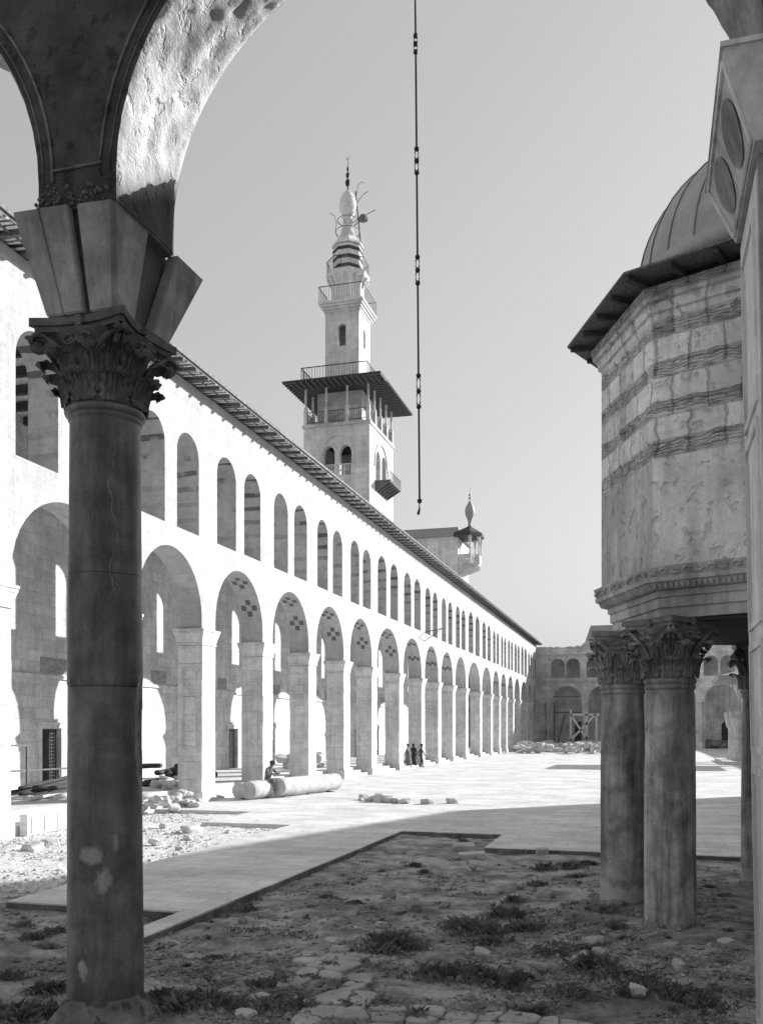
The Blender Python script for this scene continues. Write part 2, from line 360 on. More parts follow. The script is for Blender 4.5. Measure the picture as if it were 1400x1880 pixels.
def kerb(x0, y0, x1, y1, nx, ny):
    L = math.hypot(x1-x0, y1-y0); t = 0
    while t < L-.05:
        q = min(L, t+rnd.uniform(.5, 1.1)); dx, dy = (x1-x0)/L, (y1-y0)/L; d = rnd.uniform(.008, .03); z = rnd.uniform(-.03, -.012)
        xa, ya, xb, yb = x0+dx*t, y0+dy*t, x0+dx*(q-.01), y0+dy*(q-.01)
        b.hexa([(xa-nx*.02, ya-ny*.02, -.25), (xb-nx*.02, yb-ny*.02, -.25), (xb+nx*(d+.01), yb+ny*(d+.01), -.25), (xa+nx*(d+.01), ya+ny*(d+.01), -.25), (xa-nx*.02, ya-ny*.02, z), (xb-nx*.02, yb-ny*.02, z), (xb+nx*d, yb+ny*d, z), (xa+nx*d, ya+ny*d, z)]); t = q
kerb(-6.75, 11.2, -6.75, 25.6, 1, 0); kerb(-3.85, 22.55, 10.5, 22.55, 0, -1); kerb(-6.75, 25.6, -3.85, 25.6, 0, -1); kerb(-3.85, 22.6, -3.85, 25.6, -1, 0); kerb(-10.4, 13.3, -7.15, 13.3, 0, -1)
M['kerb'] = stone('kerb_dirt_and_shade', .1, .22, None, bump=.7, stain=.4, fine=16, bdist=.03)  # dark tone holds both dirt and the painted shade of the kerb sides
tag(b.build('kerb', M['kerb']), kind='structure')
# irregular flat stones of an old path in the dirt
def inpoly(x, y, P):
    c = False; n = len(P)
    for i in range(n):
        (x1, y1), (x2, y2) = P[i], P[(i+1) % n]
        if (y1 > y) != (y2 > y) and x < (x2-x1)*(y-y1)/(y2-y1)+x1: c = not c
    return c
PATH = [tuple(G(*p, z=-.1).xy) for p in [(545, 1960), (520, 1800), (560, 1760), (610, 1735), (650, 1742), (690, 1790), (780, 1850), (960, 1862), (1080, 1868), (1120, 1960)]]
b = MB(); st = .34; jit = {}
def J(i, j):
    if (i, j) not in jit: jit[(i, j)] = (i*st+rnd.uniform(-.12, .12)-12, j*st+rnd.uniform(-.12, .12)+5)
    return jit[(i, j)]
for i in range(0, 60):
    for j in range(0, 40):
        c = [J(i, j), J(i+1, j), J(i+1, j+1), J(i, j+1)]; cx = sum(p[0] for p in c)/4; cy = sum(p[1] for p in c)/4
        if not inpoly(cx, cy, PATH) or rnd.random() < .12: continue
        pts = []
        for q in range(4):
            a = c[q]; d = c[(q+1) % 4]
            for t in (.18, .5, .82):
                x = a[0]+(d[0]-a[0])*t; y = a[1]+(d[1]-a[1])*t; k_ = .93+.03*rnd.random()
                pts.append((cx+(x-cx)*k_, cy+(y-cy)*k_))
        z = gh(cx, cy)+.03+.014*rnd.random(); n = len(pts)
        tx = rnd.uniform(-.03, .03); ty = rnd.uniform(-.03, .03)
        zz = lambda p: z+(p[0]-cx)*tx+(p[1]-cy)*ty
        inner = [(cx+(p[0]-cx)*.9, cy+(p[1]-cy)*.9) for p in pts]
        b.add([(p[0], p[1], z-.09) for p in pts]+[(p[0], p[1], zz(p)-.014) for p in pts]+[(p[0], p[1], zz(p)) for p in inner],
              [(q, (q+1) % n, n+(q+1) % n, n+q) for q in range(n)]+[(n+q, n+(q+1) % n, 2*n+(q+1) % n, 2*n+q) for q in range(n)]+[tuple(range(2*n, 3*n))])
M['path'] = stone('old_path_stone', .36, .6, None, bump=.7, stain=.3, fine=16, bdist=.03, streak=0)
tag(b.build('stone_path', M['path']), kind='structure')

# ------------------------------------------------------------------ corinthian capital
def capital(mb, cx, cy, z0, z1, r, half, rot=0.0, nl=8, dets=1):
    H = z1-z0; ab = H*.16; ht = H-ab
    mb.lathe(cx, cy, [(r*.98, z0), (r*1.0, z0+.3*ht), (r*1.04, z0+.6*ht), (r*1.14, z0+.85*ht), (r*1.32, z0+ht)], 32)
    def leaf(a, zb, h, wd, out):
        ca, sa = math.cos(a), math.sin(a); ns, ntt = 14*dets, (16 if dets > 1 else 10)
        path = [(0, 0), (.012, .2), (.02, .45), (.045, .68), (.11, .88), (.19, .99), (.26, .97), (.285, .88), (.25, .8)]
        vs = []
        for i in range(ns+1):
            s = i/ns*(len(path)-1); k = min(int(s), len(path)-2); f = s-k
            pr = path[k][0]*(1-f)+path[k+1][0]*f; pz = path[k][1]*(1-f)+path[k+1][1]*f; u = i/ns
            wl = wd*(.82+.12*math.sin(u*math.pi))*(1 if u < .6 else 1-.62*((u-.6)/.4)**1.5)
            wl *= 1.02+.26*abs(math.sin(u*math.pi*5.5))-.1
            for j in range(ntt+1):
                t = j/ntt*2-1
                fan = (t+.25*u*(1 if t > 0 else -1)*min(1, abs(t)*6))*math.pi*(5 if dets > 1 else 3); flute = .017*math.cos(fan)*(1-abs(t)*.3)+.02*max(0, 1-abs(t)*3)+.012*abs(t)*math.sin(u*math.pi*11)
                rr = r*(1.0+.02)+pr*out+flute*(r/.36)+.02*r
                rr -= (t*t)*.035*u*(r/.36)
                bend = -abs(t)*.08*h*(u > .5)
                off = t*wl; x = rr*ca-off*sa; y = rr*sa+off*ca
                vs.append((cx+x, cy+y, zb+pz*h+bend+.01*h*math.cos(t*math.pi*5)))
        m = ntt+1; fs = [(i*m+j, i*m+j+1, (i+1)*m+j+1, (i+1)*m+j) for i in range(ns) for j in range(ntt)]
        mb.add(vs, fs)
    sc_ = r/.36
    for i in range(nl): leaf(rot+2*math.pi*i/nl, z0, ht*.42, .135*sc_, .62*sc_)
    for i in range(nl): leaf(rot+2*math.pi*(i+.5)/nl, z0+ht*.12, ht*.62, .125*sc_, .85*sc_)
    for i in range(4): leaf(rot+math.pi/4+i*math.pi/2, z0+ht*.45, ht*.5, .1*sc_, 1.15*sc_)
    for i in range(4):                       # corner volutes and the small inner helices
        a0 = rot+math.pi/4+i*math.pi/2; R1 = half*1.2
        for sgn in (-1, 1):
            pts = []; rs = []
            for q in range(30):
                t = q/29
                if t < .4:
                    f = t/.4; rad = r*1.1+(R1-r*1.1)*f; z = z0+ht*(.55+.42*f**.8); sp_ = sgn*(1-f)*.5
                    a = a0+sp_; pts.append((cx+rad*math.cos(a), cy+rad*math.sin(a), z))
                else:
                    f = (t-.4)/.6; th = math.pi/2-f*math.pi*3.2; cr = .085*sc_*(1-.75*f)
                    cc = R1; zc = z0+ht*.97-.085*sc_
                    rad = cc+cr*math.cos(th); z = zc+cr*math.sin(th)
                    px = cx+rad*math.cos(a0)-sgn*.03*sc_*math.sin(a0); py = cy+rad*math.sin(a0)+sgn*.03*sc_*math.cos(a0); pts.append((px, py, z))
                rs.append((.032-.014*t)*sc_)
            mb.tube(pts, rs, 6)
            pts = []
            for q in range(16):
                t = q/15; th = math.pi*1.1*(-1)+t*math.pi*2.6; cr = .06*sc_*(1-.6*t); a = rot+i*math.pi/2+sgn*(.17+cr*math.cos(th)/r)
                pts.append((cx+r*1.32*math.cos(a), cy+r*1.32*math.sin(a), z0+ht*.84+cr*math.sin(th)))
            mb.tube(pts, .016*sc_, 5)
    def abac(h, z0_, z1_, cut):               # concave-sided abacus
        pts = []
        for i in range(4):
            a = rot+i*math.pi/2; ca, sa = math.cos(a), math.sin(a)
            for q in range(9):
                t = -1+2*q/8; y = t*h*(1-cut); x = h*(1-.17*(1-t*t))
                pts.append((cx+x*ca-y*sa, cy+x*sa+y*ca))
        mb.poly_prism(pts, z0_, z1_)
    zt = z0+ht; abac(half*.93, zt, zt+ab*.42, .05); abac(half, zt+ab*.42, z1, .04)
    for i in range(4):
        a = rot+i*math.pi/2; px, py = cx+half*.86*math.cos(a), cy+half*.86*math.sin(a)
        for q in range(6):
            t = q*math.pi/3; mb.tube([(px, py, zt+ab*.5), (px+.02*math.cos(a)-.05*sc_*math.cos(t)*math.sin(a), py+.02*math.sin(a)+.05*sc_*math.cos(t)*math.cos(a), zt+ab*.5+.06*sc_*math.sin(t))], .022*sc_, 5)

# ------------------------------------------------------------------ foreground: west portico
wp = thing('west_portico', 'dark arched portico in the foreground framing the view with its columns and arches', 'building', (-2, 8, 0))
U1, U2 = 7.92, 9.05
fr = lambda s, t, z: (s, U1+t, z)
b = MB(); CV, CU = -5.5, 8.6
archs = [(-23.6-.1, -17.74-.1), (-14.66-3.0, -11.66-.2-.0)]
ops = []
c = -8.75; ops = [(c-2.93-6.75-.0, c+2.93-6.75, 8.05, 8.3, 2.68), (c-2.93, c+2.93, 8.05, 8.3, 2.68), (-4.95, .91, 8.05, 8.3, 2.68), (3.6, 9.46, 8.05, 8.3, 2.68), (10.3, 16.2, 8.05, 8.3, 2.68)]
archwall(b, lambda s, t, z: (s, U1+.06+t, z), -20, 24.9, 8.05, 16.0, U2-U1-.06, [(a, q, 8.05, s, r) for (a, q, _, s, r) in ops], n=28)
wallf = b.build('court_wall', M['lime'], wp)
b = MB(); archwall(b, fr, -20, 24.9, 8.05, 16.0, .055, [(a, q, 8.05, s, r) for (a, q, _, s, r) in ops], n=28)
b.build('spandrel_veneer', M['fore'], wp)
def rough_soffit(a, q, name, lab=None, t0=0.0, t1=1.0, mat='soffit'):      # thick scraped plaster on the underside of an arch
    m = MB(); cc = (a+q)/2; h = (q-a)/2; na, nd = 110, 26; vs = []
    ext = 8 if t0 == 0 else 0
    for i in range(-ext, na+1):
        t = math.pi*(t0+(t1-t0)*max(i, 0)/na)
        for j in range(nd+1):
            d = j/nd; e = min(d, 1-d, .06)/.06
            k_ = (.012+.03*e*(.5+nz(t*9, d*6, 1))+.02*e*nz(t*28, d*16, 4))
            if d in (0, 1): k_ = .003
            hh = h-k_; rr = 2.68-k_
            edge = .0
            vs.append((cc-hh*math.cos(t), U1+.004+(U2-U1-.008)*d+edge, 8.3+rr*math.sin(t)+min(i, 0)*.034))
    m.add(vs, [(i*(nd+1)+j, i*(nd+1)+j+1, (i+1)*(nd+1)+j+1, (i+1)*(nd+1)+j) for i in range(na+ext) for j in range(nd)])
    o = m.build(name, M[mat], wp, smooth=True)
    return o
rough_soffit(-4.95, .91, 'arch_soffit', t1=.55); rough_soffit(-4.95, .91, 'arch_soffit', t0=.55, mat='impost'); rough_soffit(c-2.93, c+2.93, 'arch_soffit')  # right part of the view arch set in darker grey, as painted shade
b = MB()                                     # raised line mouldings following the two arches on the spandrel over the column
for cc in (-2.02, c):
    P = [(cc-(2.93+.17)*math.cos(math.pi*i/40), U1-.012, 8.3+(2.68+.17)*math.sin(math.pi*i/40)) for i in range(41)]
    b.tube(P, .014, 6)
    P = [(cc-(2.93+.06)*math.cos(math.pi*i/40), U1-.006, 8.3+(2.68+.06)*math.sin(math.pi*i/40)) for i in range(41)]
    b.tube(P, .008, 5)
b.tube([(-5.66, U1-.012, 8.42), (-5.1, U1-.012, 8.42)], .014, 6); b.tube([(-5.66, U1-.012, 8.42), (-5.655, U1-.012, 8.3)], .014, 6)
b.build('spandrel_moulding', M['pit'], wp, smooth=True)
b = MB(); nn = 22; vs = []                   # mosaic pattern and cast shadow painted as one dark patch on the lower part of the arch's underside, its upper edge slanting up outward
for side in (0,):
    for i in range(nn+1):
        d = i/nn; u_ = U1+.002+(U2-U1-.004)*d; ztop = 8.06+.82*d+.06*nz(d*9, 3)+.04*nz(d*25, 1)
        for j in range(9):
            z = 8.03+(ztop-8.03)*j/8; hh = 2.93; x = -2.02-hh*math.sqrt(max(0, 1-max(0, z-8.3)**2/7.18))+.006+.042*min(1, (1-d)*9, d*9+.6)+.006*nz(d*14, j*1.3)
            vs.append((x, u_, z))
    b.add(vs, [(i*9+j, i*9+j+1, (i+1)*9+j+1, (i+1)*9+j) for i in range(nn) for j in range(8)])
b.build('jamb_mosaic_shade', M['fore'], wp, smooth=True)
def x_scars(k, pos, sp, sn, v, h):
    u = k.math('ADD', k.math('MULTIPLY', k.math('ADD', sp.outputs[0], 5.5), .843), k.math('MULTIPLY', k.math('ADD', sp.outputs[1], -8.6), .539)); z = sp.outputs[2]
    n = k.noise(pos, 5, 5, .7, .6)
    def blob(u0, z0, su, sz):
        a = k.math('POWER', k.math('MULTIPLY', k.math('ADD', u, -u0), 1/su), 2.0); b_ = k.math('POWER', k.math('MULTIPLY', k.math('ADD', z, -z0), 1/sz), 2.0)
        return k.ramp(k.math('ADD', k.math('ADD', a, b_), k.math('MULTIPLY', n, 2.4)), 1.2, 1.9, 1, 0)
    f = k.math('MAXIMUM', blob(-.12, 1.62, .17, .13), blob(-.02, 1.35, .12, .17)); f = k.math('MAXIMUM', f, blob(-.22, .45, .06, .2)); f = k.math('MAXIMUM', f, k.math('MULTIPLY', blob(.1, 1.75, .04, .16), .7))
    v = k.mixf(k.math('MULTIPLY', f, .75), v, .38)
    wob = k.math('MULTIPLY', k.math('SUBTRACT', k.noise(pos, 1.6, 4, .6), .5), .55)
    ln = k.math('ABSOLUTE', k.math('SUBTRACT', k.math('ADD', u, wob), .03)); lf = k.math('MULTIPLY', k.ramp(ln, .002, .006, 1, 0), k.math('MULTIPLY', k.ramp(z, 4.2, 4.4), k.ramp(z, 5.8, 6.0, 1, 0)))
    v = k.mixf(k.math('MULTIPLY', lf, .6), v, .3)
    jn = k.ramp(k.math('ABSOLUTE', k.math('SUBTRACT', k.math('ADD', z, k.math('MULTIPLY', k.noise(pos, 1.1, 4), .12)), 4.56)), .002, .007, .35, 1); v = k.math('MULTIPLY', v, jn)
    sc_ = k.noise(k.scale(pos, (9, 9, 1.2)), 3.0, 3, .6); v = k.mixf(k.math('MULTIPLY', k.ramp(sc_, .66, .7), .35), v, .22)
    dk = k.math('MULTIPLY', k.ramp(k.noise(pos, .5, 3), .4, .6, .85, 1.1), k.ramp(k.noise(pos, 70, 2), .4, .62, .9, 1.08)); return k.math('MULTIPLY', v, dk), k.math('ADD', h, f)
M['granite_scarred'] = stone('scarred_dark_granite', .11, .22, None, bump=.35, stain=.2, fine=35, streak=.5, rough=.42, bdist=.008, extra=x_scars)
# shaft
def worn(seed, amp, chips=()):
    def fn(a, z, r):
        v = amp*(nz(math.cos(a)*1.2+seed, math.sin(a)*1.2, z*.7)+.5*nz(math.cos(a)*3+seed, math.sin(a)*3, z*2.2)+.25*nz(math.cos(a)*9, math.sin(a)*9+seed, z*8))
        for (ca_, cz, wa, wz, d) in chips:
            da = (a-ca_+math.pi) % (2*math.pi)-math.pi; e = (da/wa)**2+((z-cz)/wz)**2
            if e < 1: v -= d*(1-e)**.5*(1+.5*nz(a*8, z*8))
        return v
    return fn
b = MB()
near = math.atan2(-CU, -CV)                  # direction from the column to the camera
prof = [(.395, -.3), (.392, .3), (.39, .6), (.387, 1.2), (.384, 1.9), (.38, 2.6), (.377, 3.34)]
def dense(p, st=.05):
    out = []
    for (r0, z0), (r1, z1) in zip(p[:-1], p[1:]):
        n = max(1, int(abs(z1-z0)/st))
        for i in range(n): out.append((r0+(r1-r0)*i/n, z0+(z1-z0)*i/n))
    out.append(p[-1]); return out
b.lathe(CV, CU, dense(prof), 80, fn=worn(1, .006, [(near-.25, 1.55, .5, .33, .03), (near+.25, 1.25, .28, .2, .03), (near+1.3, 2.9, .35, .6, .05), (near-.1, .45, .8, .14, .02)]))
b.lathe(CV, CU, dense([(.377, 3.346), (.387, 3.37), (.383, 3.6), (.374, 4.6), (.366, 5.6), (.36, 6.1)]), 80, fn=worn(4, .004, [(near+1.35, 3.38, .3, .09, .035), (near+.5, 3.36, .15, .03, .02), (near-.3, 3.36, .25, .02, .015), (near-.9, 3.37, .18, .05, .03), (near+.9, 3.35, .2, .02, .02)]))
b.lathe(CV, CU, [(.36, 6.1), (.375, 6.12), (.38, 6.14), (.375, 6.16), (.405, 6.175), (.415, 6.2), (.405, 6.23), (.385, 6.245)], 80)
fc = b.build('column', M['granite_scarred'], wp, smooth=True, angle=50)
b = MB(); b.lathe(CV, CU, dense([(.58, -.3), (.55, -.1), (.49, -.02), (.43, .06), (.40, .13)], .03), 60, fn=worn(9, .09)); b.build('footing', M['footing'], fc, smooth=True)
b = MB(); capital(b, CV, CU, 6.245, 7.08, .395, .55, 0, dets=2); b.build('capital', M['darkcap'], fc, smooth=True, angle=55)
# flaring impost made of separate upright slabs
def lerp(a, q, t): return tuple(a[i]+(q[i]-a[i])*t for i in range(3))
bl = {'fl': (-5.86, 8.13, 7.09), 'fr': (-5.10, 8.13, 7.09), 'br': (-5.08, 9.08, 7.09), 'bl': (-5.86, 9.05, 7.09)}
tp = {'fl': (-6.06, 7.86, 8.04), 'fr': (-4.97, 7.9, 8.04), 'br': (-4.93, 9.62, 8.04), 'bl': (-6.06, 9.5, 8.04)}
b = MB(); ins = .05
b.hexa([(-5.8, 8.2, 7.09), (-5.16, 8.2, 7.09), (-5.16, 8.98, 7.09), (-5.8, 8.98, 7.09), (-5.97, 7.97, 8.04), (-5.07, 8.0, 8.04), (-5.05, 9.45, 8.04), (-5.97, 9.4, 8.04)])
b.build('impost_core', M['darkcap'], fc)
def slabseg(k0, k1, t0, t1, nrm, th=.07, prot=0.0):
    A, Bq = lerp(bl[k0], bl[k1], t0), lerp(bl[k0], bl[k1], t1); C_, D_ = lerp(tp[k0], tp[k1], t1), lerp(tp[k0], tp[k1], t0)
    n = Vector(nrm)
    o = [Vector(p)+n*prot for p in (A, Bq, C_, D_)]; i_ = [Vector(p)-n*th for p in (A, Bq, C_, D_)]
    m = MB(); bm = bmesh.new(); vs = [bm.verts.new(p) for p in o+i_]
    for f in ((0, 1, 2, 3), (7, 6, 5, 4), (0, 4, 5, 1), (1, 5, 6, 2), (2, 6, 7, 3), (3, 7, 4, 0)): bm.faces.new([vs[q] for q in f])
    bmesh.ops.bevel(bm, geom=bm.edges[:], offset=.012, segments=2, affect='EDGES')
    bm.verts.index_update(); m.add([v.co.copy() for v in bm.verts], [tuple(v.index for v in f.verts) for f in bm.faces]); bm.free()
    m.build('impost_slab', M['impost'], fc)
slabseg('fl', 'fr', .0, .27, (0, -1, 0), prot=.03); slabseg('fl', 'fr', .275, .56, (0, -1, 0), prot=.035); slabseg('fl', 'fr', .64, .99, (0, -1, 0), prot=.01)
slabseg('fr', 'br', .02, .36, (1, 0, 0), prot=.02); slabseg('fr', 'br', .66, 1.0, (1, 0, 0), prot=.06)
slabseg('bl', 'fl', .0, .95, (-1, 0, 0), prot=.0)
b = MB()                                     # broken bedding between impost and arch
for q in range(70):
    x = rnd.uniform(-5.84, -4.98); z = rnd.uniform(8.02, 8.16)+.2*rnd.random()**3; s = rnd.uniform(.008, .026)
    b.lathe(x, U1-.01, [(s*.2, z-s), (s, z-s*.3), (s*.9, z+s*.4), (s*.2, z+s)], 6, rot=rnd.random())
b.box(-5.84, -4.97, U1+.01, U2-.01, 8.03, 8.06)
b.build('bedding_rubble', M['pit'], fc)
# the marble-faced pier on the right
b = MB()
b.hexa([(1.0, U1, -.3), (3.4, U1, -.3), (3.4, 9.3, -.3), (1.0, 9.3, -.3), (.845, U1, 7.49), (3.5, U1, 7.49), (3.5, 9.3, 7.49), (.845, 9.3, 7.49)])
pr = b.build('pier', M['impost'], wp)
M['pierlt'] = stone('pale_marble_veneer', .7, .86, None, bump=.2, stain=.2, fine=12, streak=.3)
M['vmid'] = stone('grey_marble_impost', .5, .66, None, bump=.2, stain=.2, fine=12, streak=.3)
b = MB()                                     # veneer and mouldings on the face turned to the arch opening
def xe(z): return 1.0+(.845-1.0)*(z+.3)/7.79
def vbar(y0, y1, za, zb, d): b.hexa([(xe(za)-d, y0, za), (xe(za)+.02, y0, za), (xe(za)+.02, y1, za), (xe(za)-d, y1, za), (xe(zb)-d, y0, zb), (xe(zb)+.02, y0, zb), (xe(zb)+.02, y1, zb), (xe(zb)-d, y1, zb)])
vbar(7.98, 9.27, 0, 7.4, .012)
for (z0, z1) in ((.3, 2.5), (2.75, 3.6), (3.85, 5.4), (5.65, 7.1)):
    vbar(8.12, 8.18, z0, z1, .035); vbar(9.02, 9.08, z0, z1, .035); vbar(8.12, 9.08, z0-.06, z0, .035); vbar(8.12, 9.08, z1, z1+.06, .035)
    vbar(8.24, 8.27, z0+.1, z1-.1, .025); vbar(8.93, 8.96, z0+.1, z1-.1, .025)
b.build('marble_veneer', M['pierlt'], pr)
b = MB(); b.hexa([(.80, 7.74, 7.49), (3.5, 7.74, 7.49), (3.5, 9.33, 7.49), (.80, 9.33, 7.49), (.55, 7.48, 8.08), (3.9, 7.48, 8.08), (3.9, 9.45, 8.08), (.55, 9.45, 8.08)])
b.box(.53, 3.92, 7.46, 9.47, 8.08, 8.12)
b.build('pier_impost', M['vmid'], pr)
def pt_imp(u, v_, off=.0):                   # point on sloping side of the impost; u along Y 0..1, v up 0..1
    y = (7.74+(9.33-7.74)*u)*(1-v_)+(7.48+(9.45-7.48)*u)*v_; x = .80*(1-v_)+.55*v_; z = 7.49+.59*v_
    return (x-off*.92, y, z-off*.38)
b = MB()
for cu in (.28, .70):
    n = 20; ring = [pt_imp(cu+.17*math.cos(2*math.pi*i/n), .5+.34*math.sin(2*math.pi*i/n), .012) for i in range(n)]
    rin = [pt_imp(cu+.13*math.cos(2*math.pi*i/n), .5+.26*math.sin(2*math.pi*i/n), .004) for i in range(n)]
    b.add(ring+rin, [tuple(range(n, 2*n))]+[(i, (i+1) % n, n+(i+1) % n, n+i) for i in range(n)])
b.build('inlaid_oval', M['impost'], pr, fix=False)
b = MB()
for (u0, v0, u1_, v1_) in ((.04, .06, .96, .06), (.96, .06, .96, .94), (.96, .94, .04, .94), (.04, .94, .04, .06)):
    b.tube([pt_imp(u0, v0, .01), pt_imp(u1_, v1_, .01)], .018, 5)
b.build('impost_moulding', M['pierlt'], pr)
# far columns of the same row (out of the frame), roof, rear wall
b = MB(); b.lathe(-12.1, 8.6, [(.41, -.2), (.37, 6.2)], 32); b.lathe(-12.1, 8.6, [(.42, 6.2), (.6, 7.1), (.75, 8.05)], 4, rot=math.pi/4); b.build('column', M['granite'], wp, smooth=True, angle=40); b = MB()
b.lathe(9.9, 8.6, [(.41, -.2), (.37, 6.2)], 32); b.lathe(9.9, 8.6, [(.42, 6.2), (.6, 7.1), (.75, 8.05)], 4, rot=math.pi/4); b.build('column', M['granite'], wp, smooth=True, angle=40)
# the lamp chain hanging from the crown of the arch
cx, cy = -2.09, 8.5
lc = thing('lamp_chain', 'long black iron lamp chain of rods and links hanging empty from the arch crown', 'chain', (cx, cy, 10.78))
def czz(py): return EYE+(HOR-py)*(cy*CA-cx*SA)/F
def cxx(py): return cx+(770-765)*.005*(py-400)/500*.9
rods = [(-195, 65), (95, 273), (317, 472), (520, 690), (747, 920)]
b = MB()
for (a, q) in rods: b.tube([(cxx(a), cy, czz(a)), (cxx(q), cy, czz(q))], .0095, 8)
b.build('rod', M['iron'], lc, smooth=True)
b = MB()
for (a, q) in ((65, 95), (273, 317), (472, 520), (690, 747)):
    b = MB()
    for p in (a, q, (a+q)/2): b.lathe(cxx(p), cy, [(.004, czz(p)-.026), (.02, czz(p)-.014), (.024, czz(p)), (.02, czz(p)+.014), (.004, czz(p)+.026)], 10)
    za, zb = czz(a), czz(q); zm = (za+zb)/2
    for (z0, z1) in ((za, zm), (zm, zb)):
        for sg in (-1, 1): b.tube([(cxx(a), cy, z0), (cxx(a)+sg*.016, cy, z0*.75+z1*.25), (cxx(a)+sg*.016, cy, z0*.25+z1*.75), (cxx(a), cy, z1)], .006, 6)
    b.build('link', M['iron'], lc, smooth=True)
b = MB()
z = czz(920); x = cxx(920)
b.lathe(x, cy, [(.004, z-.026), (.02, z-.014), (.024, z), (.02, z+.014), (.004, z+.026)], 10)
b.tube([(x, cy, z), (x-.002, cy, z-.08), (x-.014, cy, z-.125), (x-.01, cy, z-.13)], [.01, .01, .014, .01], 6)
b.build('link', M['iron'], lc, smooth=True)

# ------------------------------------------------------------------ treasury on columns
TX, TY = 2.05, 16.1
tr = thing('treasury', 'octagonal brick and stone treasury with lead dome raised on thick columns at the right', 'building', (TX, TY, 0))
def oct_(rad, off=0): return [(TX+rad*math.cos(R(225-45*i+off)), TY+rad*math.sin(R(225-45*i+off))) for i in range(8)]
def octband(mb, prof):                        # solid octagonal moulding: prof of (radius, z)
    vs = [(x, y, z) for (r, z) in prof for (x, y) in oct_(r)]; n = 8
    fs = [(k*n+i, k*n+(i+1) % n, (k+1)*n+(i+1) % n, (k+1)*n+i) for k in range(len(prof)-1) for i in range(n)]
    fs += [tuple(range(n)), tuple(range((len(prof)-1)*n, len(prof)*n))]; mb.add(vs, fs)
for i in range(8):
    a = R(225-45*i); px, py = TX+2.45*math.cos(a), TY+2.45*math.sin(a); tw = math.atan2(-py, -px)
    b = MB(); chips = [(tw+.55, .55, .45, .5, .012)] if i == 0 else []
    b.lathe(px, py, dense([(.375, -.3), (.372, .2), (.37, 1.4), (.36, 2.6), (.345, 3.4), (.342, 3.48)], .06), 56, fn=worn(20+i*3, .009 if i != 1 else .013, chips))
    b.lathe(px, py, [(.342, 3.48), (.36, 3.5), (.365, 3.53), (.35, 3.56), (.37, 3.575), (.38, 3.61), (.36, 3.65)], 56)
    co = b.build('column', M['shaft'], tr, smooth=True, angle=50)
    if i in (0, 1): co['label'] = ('column nearest the camera, with a pale patch on its foot', 'column behind the nearest one, its right side black with grime')[i]
    b = MB(); capital(b, px, py, 3.65, 4.52, .36, .5, a, dets=2 if i < 2 else 1); b.build('capital', M['cap'], co, smooth=True, angle=55)
    b = MB(); b.lathe(px, py, dense([(.46, -.3), (.43, -.02), (.39, .04), (.372, .09)], .04), 40, fn=worn(40+i, .03)); b.build('footing', M['footing'], co, smooth=True)
b = MB(); octband(b, [(2.62, 4.525), (2.62, 4.68), (2.66, 4.69), (2.66, 4.83), (2.7, 4.84), (2.7, 4.93)]); b.build('architrave', M['cornice'], tr)
b = MB(); octband(b, [(2.72, 4.935), (2.78, 4.94), (2.86, 5.03), (2.9, 5.04), (2.91, 5.1), (2.87, 5.12), (2.93, 5.24), (2.93, 5.26), (2.8, 5.265)])
P = oct_(2.79)
for i in range(8):                           # dentils
    a = Vector(P[i]+(0,)); q = Vector(P[(i+1) % 8]+(0,)); d = (q-a).normalized(); n = Vector((d.y, -d.x, 0));
    if n.dot(a-Vector((TX, TY, 0))) < 0: n = -n
    L = (q-a).length; cnt = 26
    for j in range(cnt):
        p = a+d*(L*(j+.5)/cnt); w_ = d*.022; o = n*.07
        b.hexa([tuple(p-w_-n*.05)[:2]+(4.95,), tuple(p+w_-n*.05)[:2]+(4.95,), tuple(p+w_+o*.5)[:2]+(4.95,), tuple(p-w_+o*.5)[:2]+(4.95,), tuple(p-w_-n*.05)[:2]+(5.02,), tuple(p+w_-n*.05)[:2]+(5.02,), tuple(p+w_+o)[:2]+(5.02,), tuple(p-w_+o)[:2]+(5.02,)])
P = oct_(2.905)
for i in range(8):                           # carved scroll running along the top of the cornice
    a = Vector(P[i]+(5.18,)); q = Vector(P[(i+1) % 8]+(5.18,)); d = (q-a).normalized(); n = Vector((d.y, -d.x, 0))
    if n.dot(a-Vector((TX, TY, 5.18))) < 0: n = -n
    L = (q-a).length; cnt = 13
    for j in range(cnt):
        p = a+d*(L*(j+.5)/cnt)
        sg = 1 if j % 2 else -1
        b.tube([p+d*(.07*math.cos(t*.9)*(1-t*.12))+Vector((0, 0, sg*.045*math.sin(t*.9)*(1-t*.1)))+n*.015 for t in range(7)], [.018, .018, .017, .016, .014, .013, .01], 5)
b.build('cornice', M['cornice'], tr)
# walls: subdivided so that stones project unevenly
b = MB(); P = oct_(2.8); nzr = 74
for i in range(8):
    a = P[i]; q = P[(i+1) % 8]; dx, dy = q[0]-a[0], q[1]-a[1]; L = math.hypot(dx, dy); nx_, ny_ = dy/L, -dx/L
    if nx_*(a[0]-TX)+ny_*(a[1]-TY) < 0: nx_, ny_ = -nx_, -ny_
    ns = 34; vs = []
    for j in range(nzr+1):
        z = 5.26+(9.3-5.26)*j/nzr
        for s in range(ns+1):
            t = s/ns; e = 0 if s in (0, ns) or j in (0, nzr) else 1
            o = 0
            if e:
                o = .012*nz(t*L*1.5, z*1.5, i*7)+.010*nz(t*L*7, z*7, i*3)
                ph = (z+.09) % .58
                if z > 6.85: o += (-.03 if ph < .2 else .012) + .012*nz(t*L*5, z*16, i)
            vs.append((a[0]+dx*t+nx_*o, a[1]+dy*t+ny_*o, z))
    m = ns+1; b.add(vs, [(j*m+s, j*m+s+1, (j+1)*m+s+1, (j+1)*m+s) for j in range(nzr) for s in range(ns)])
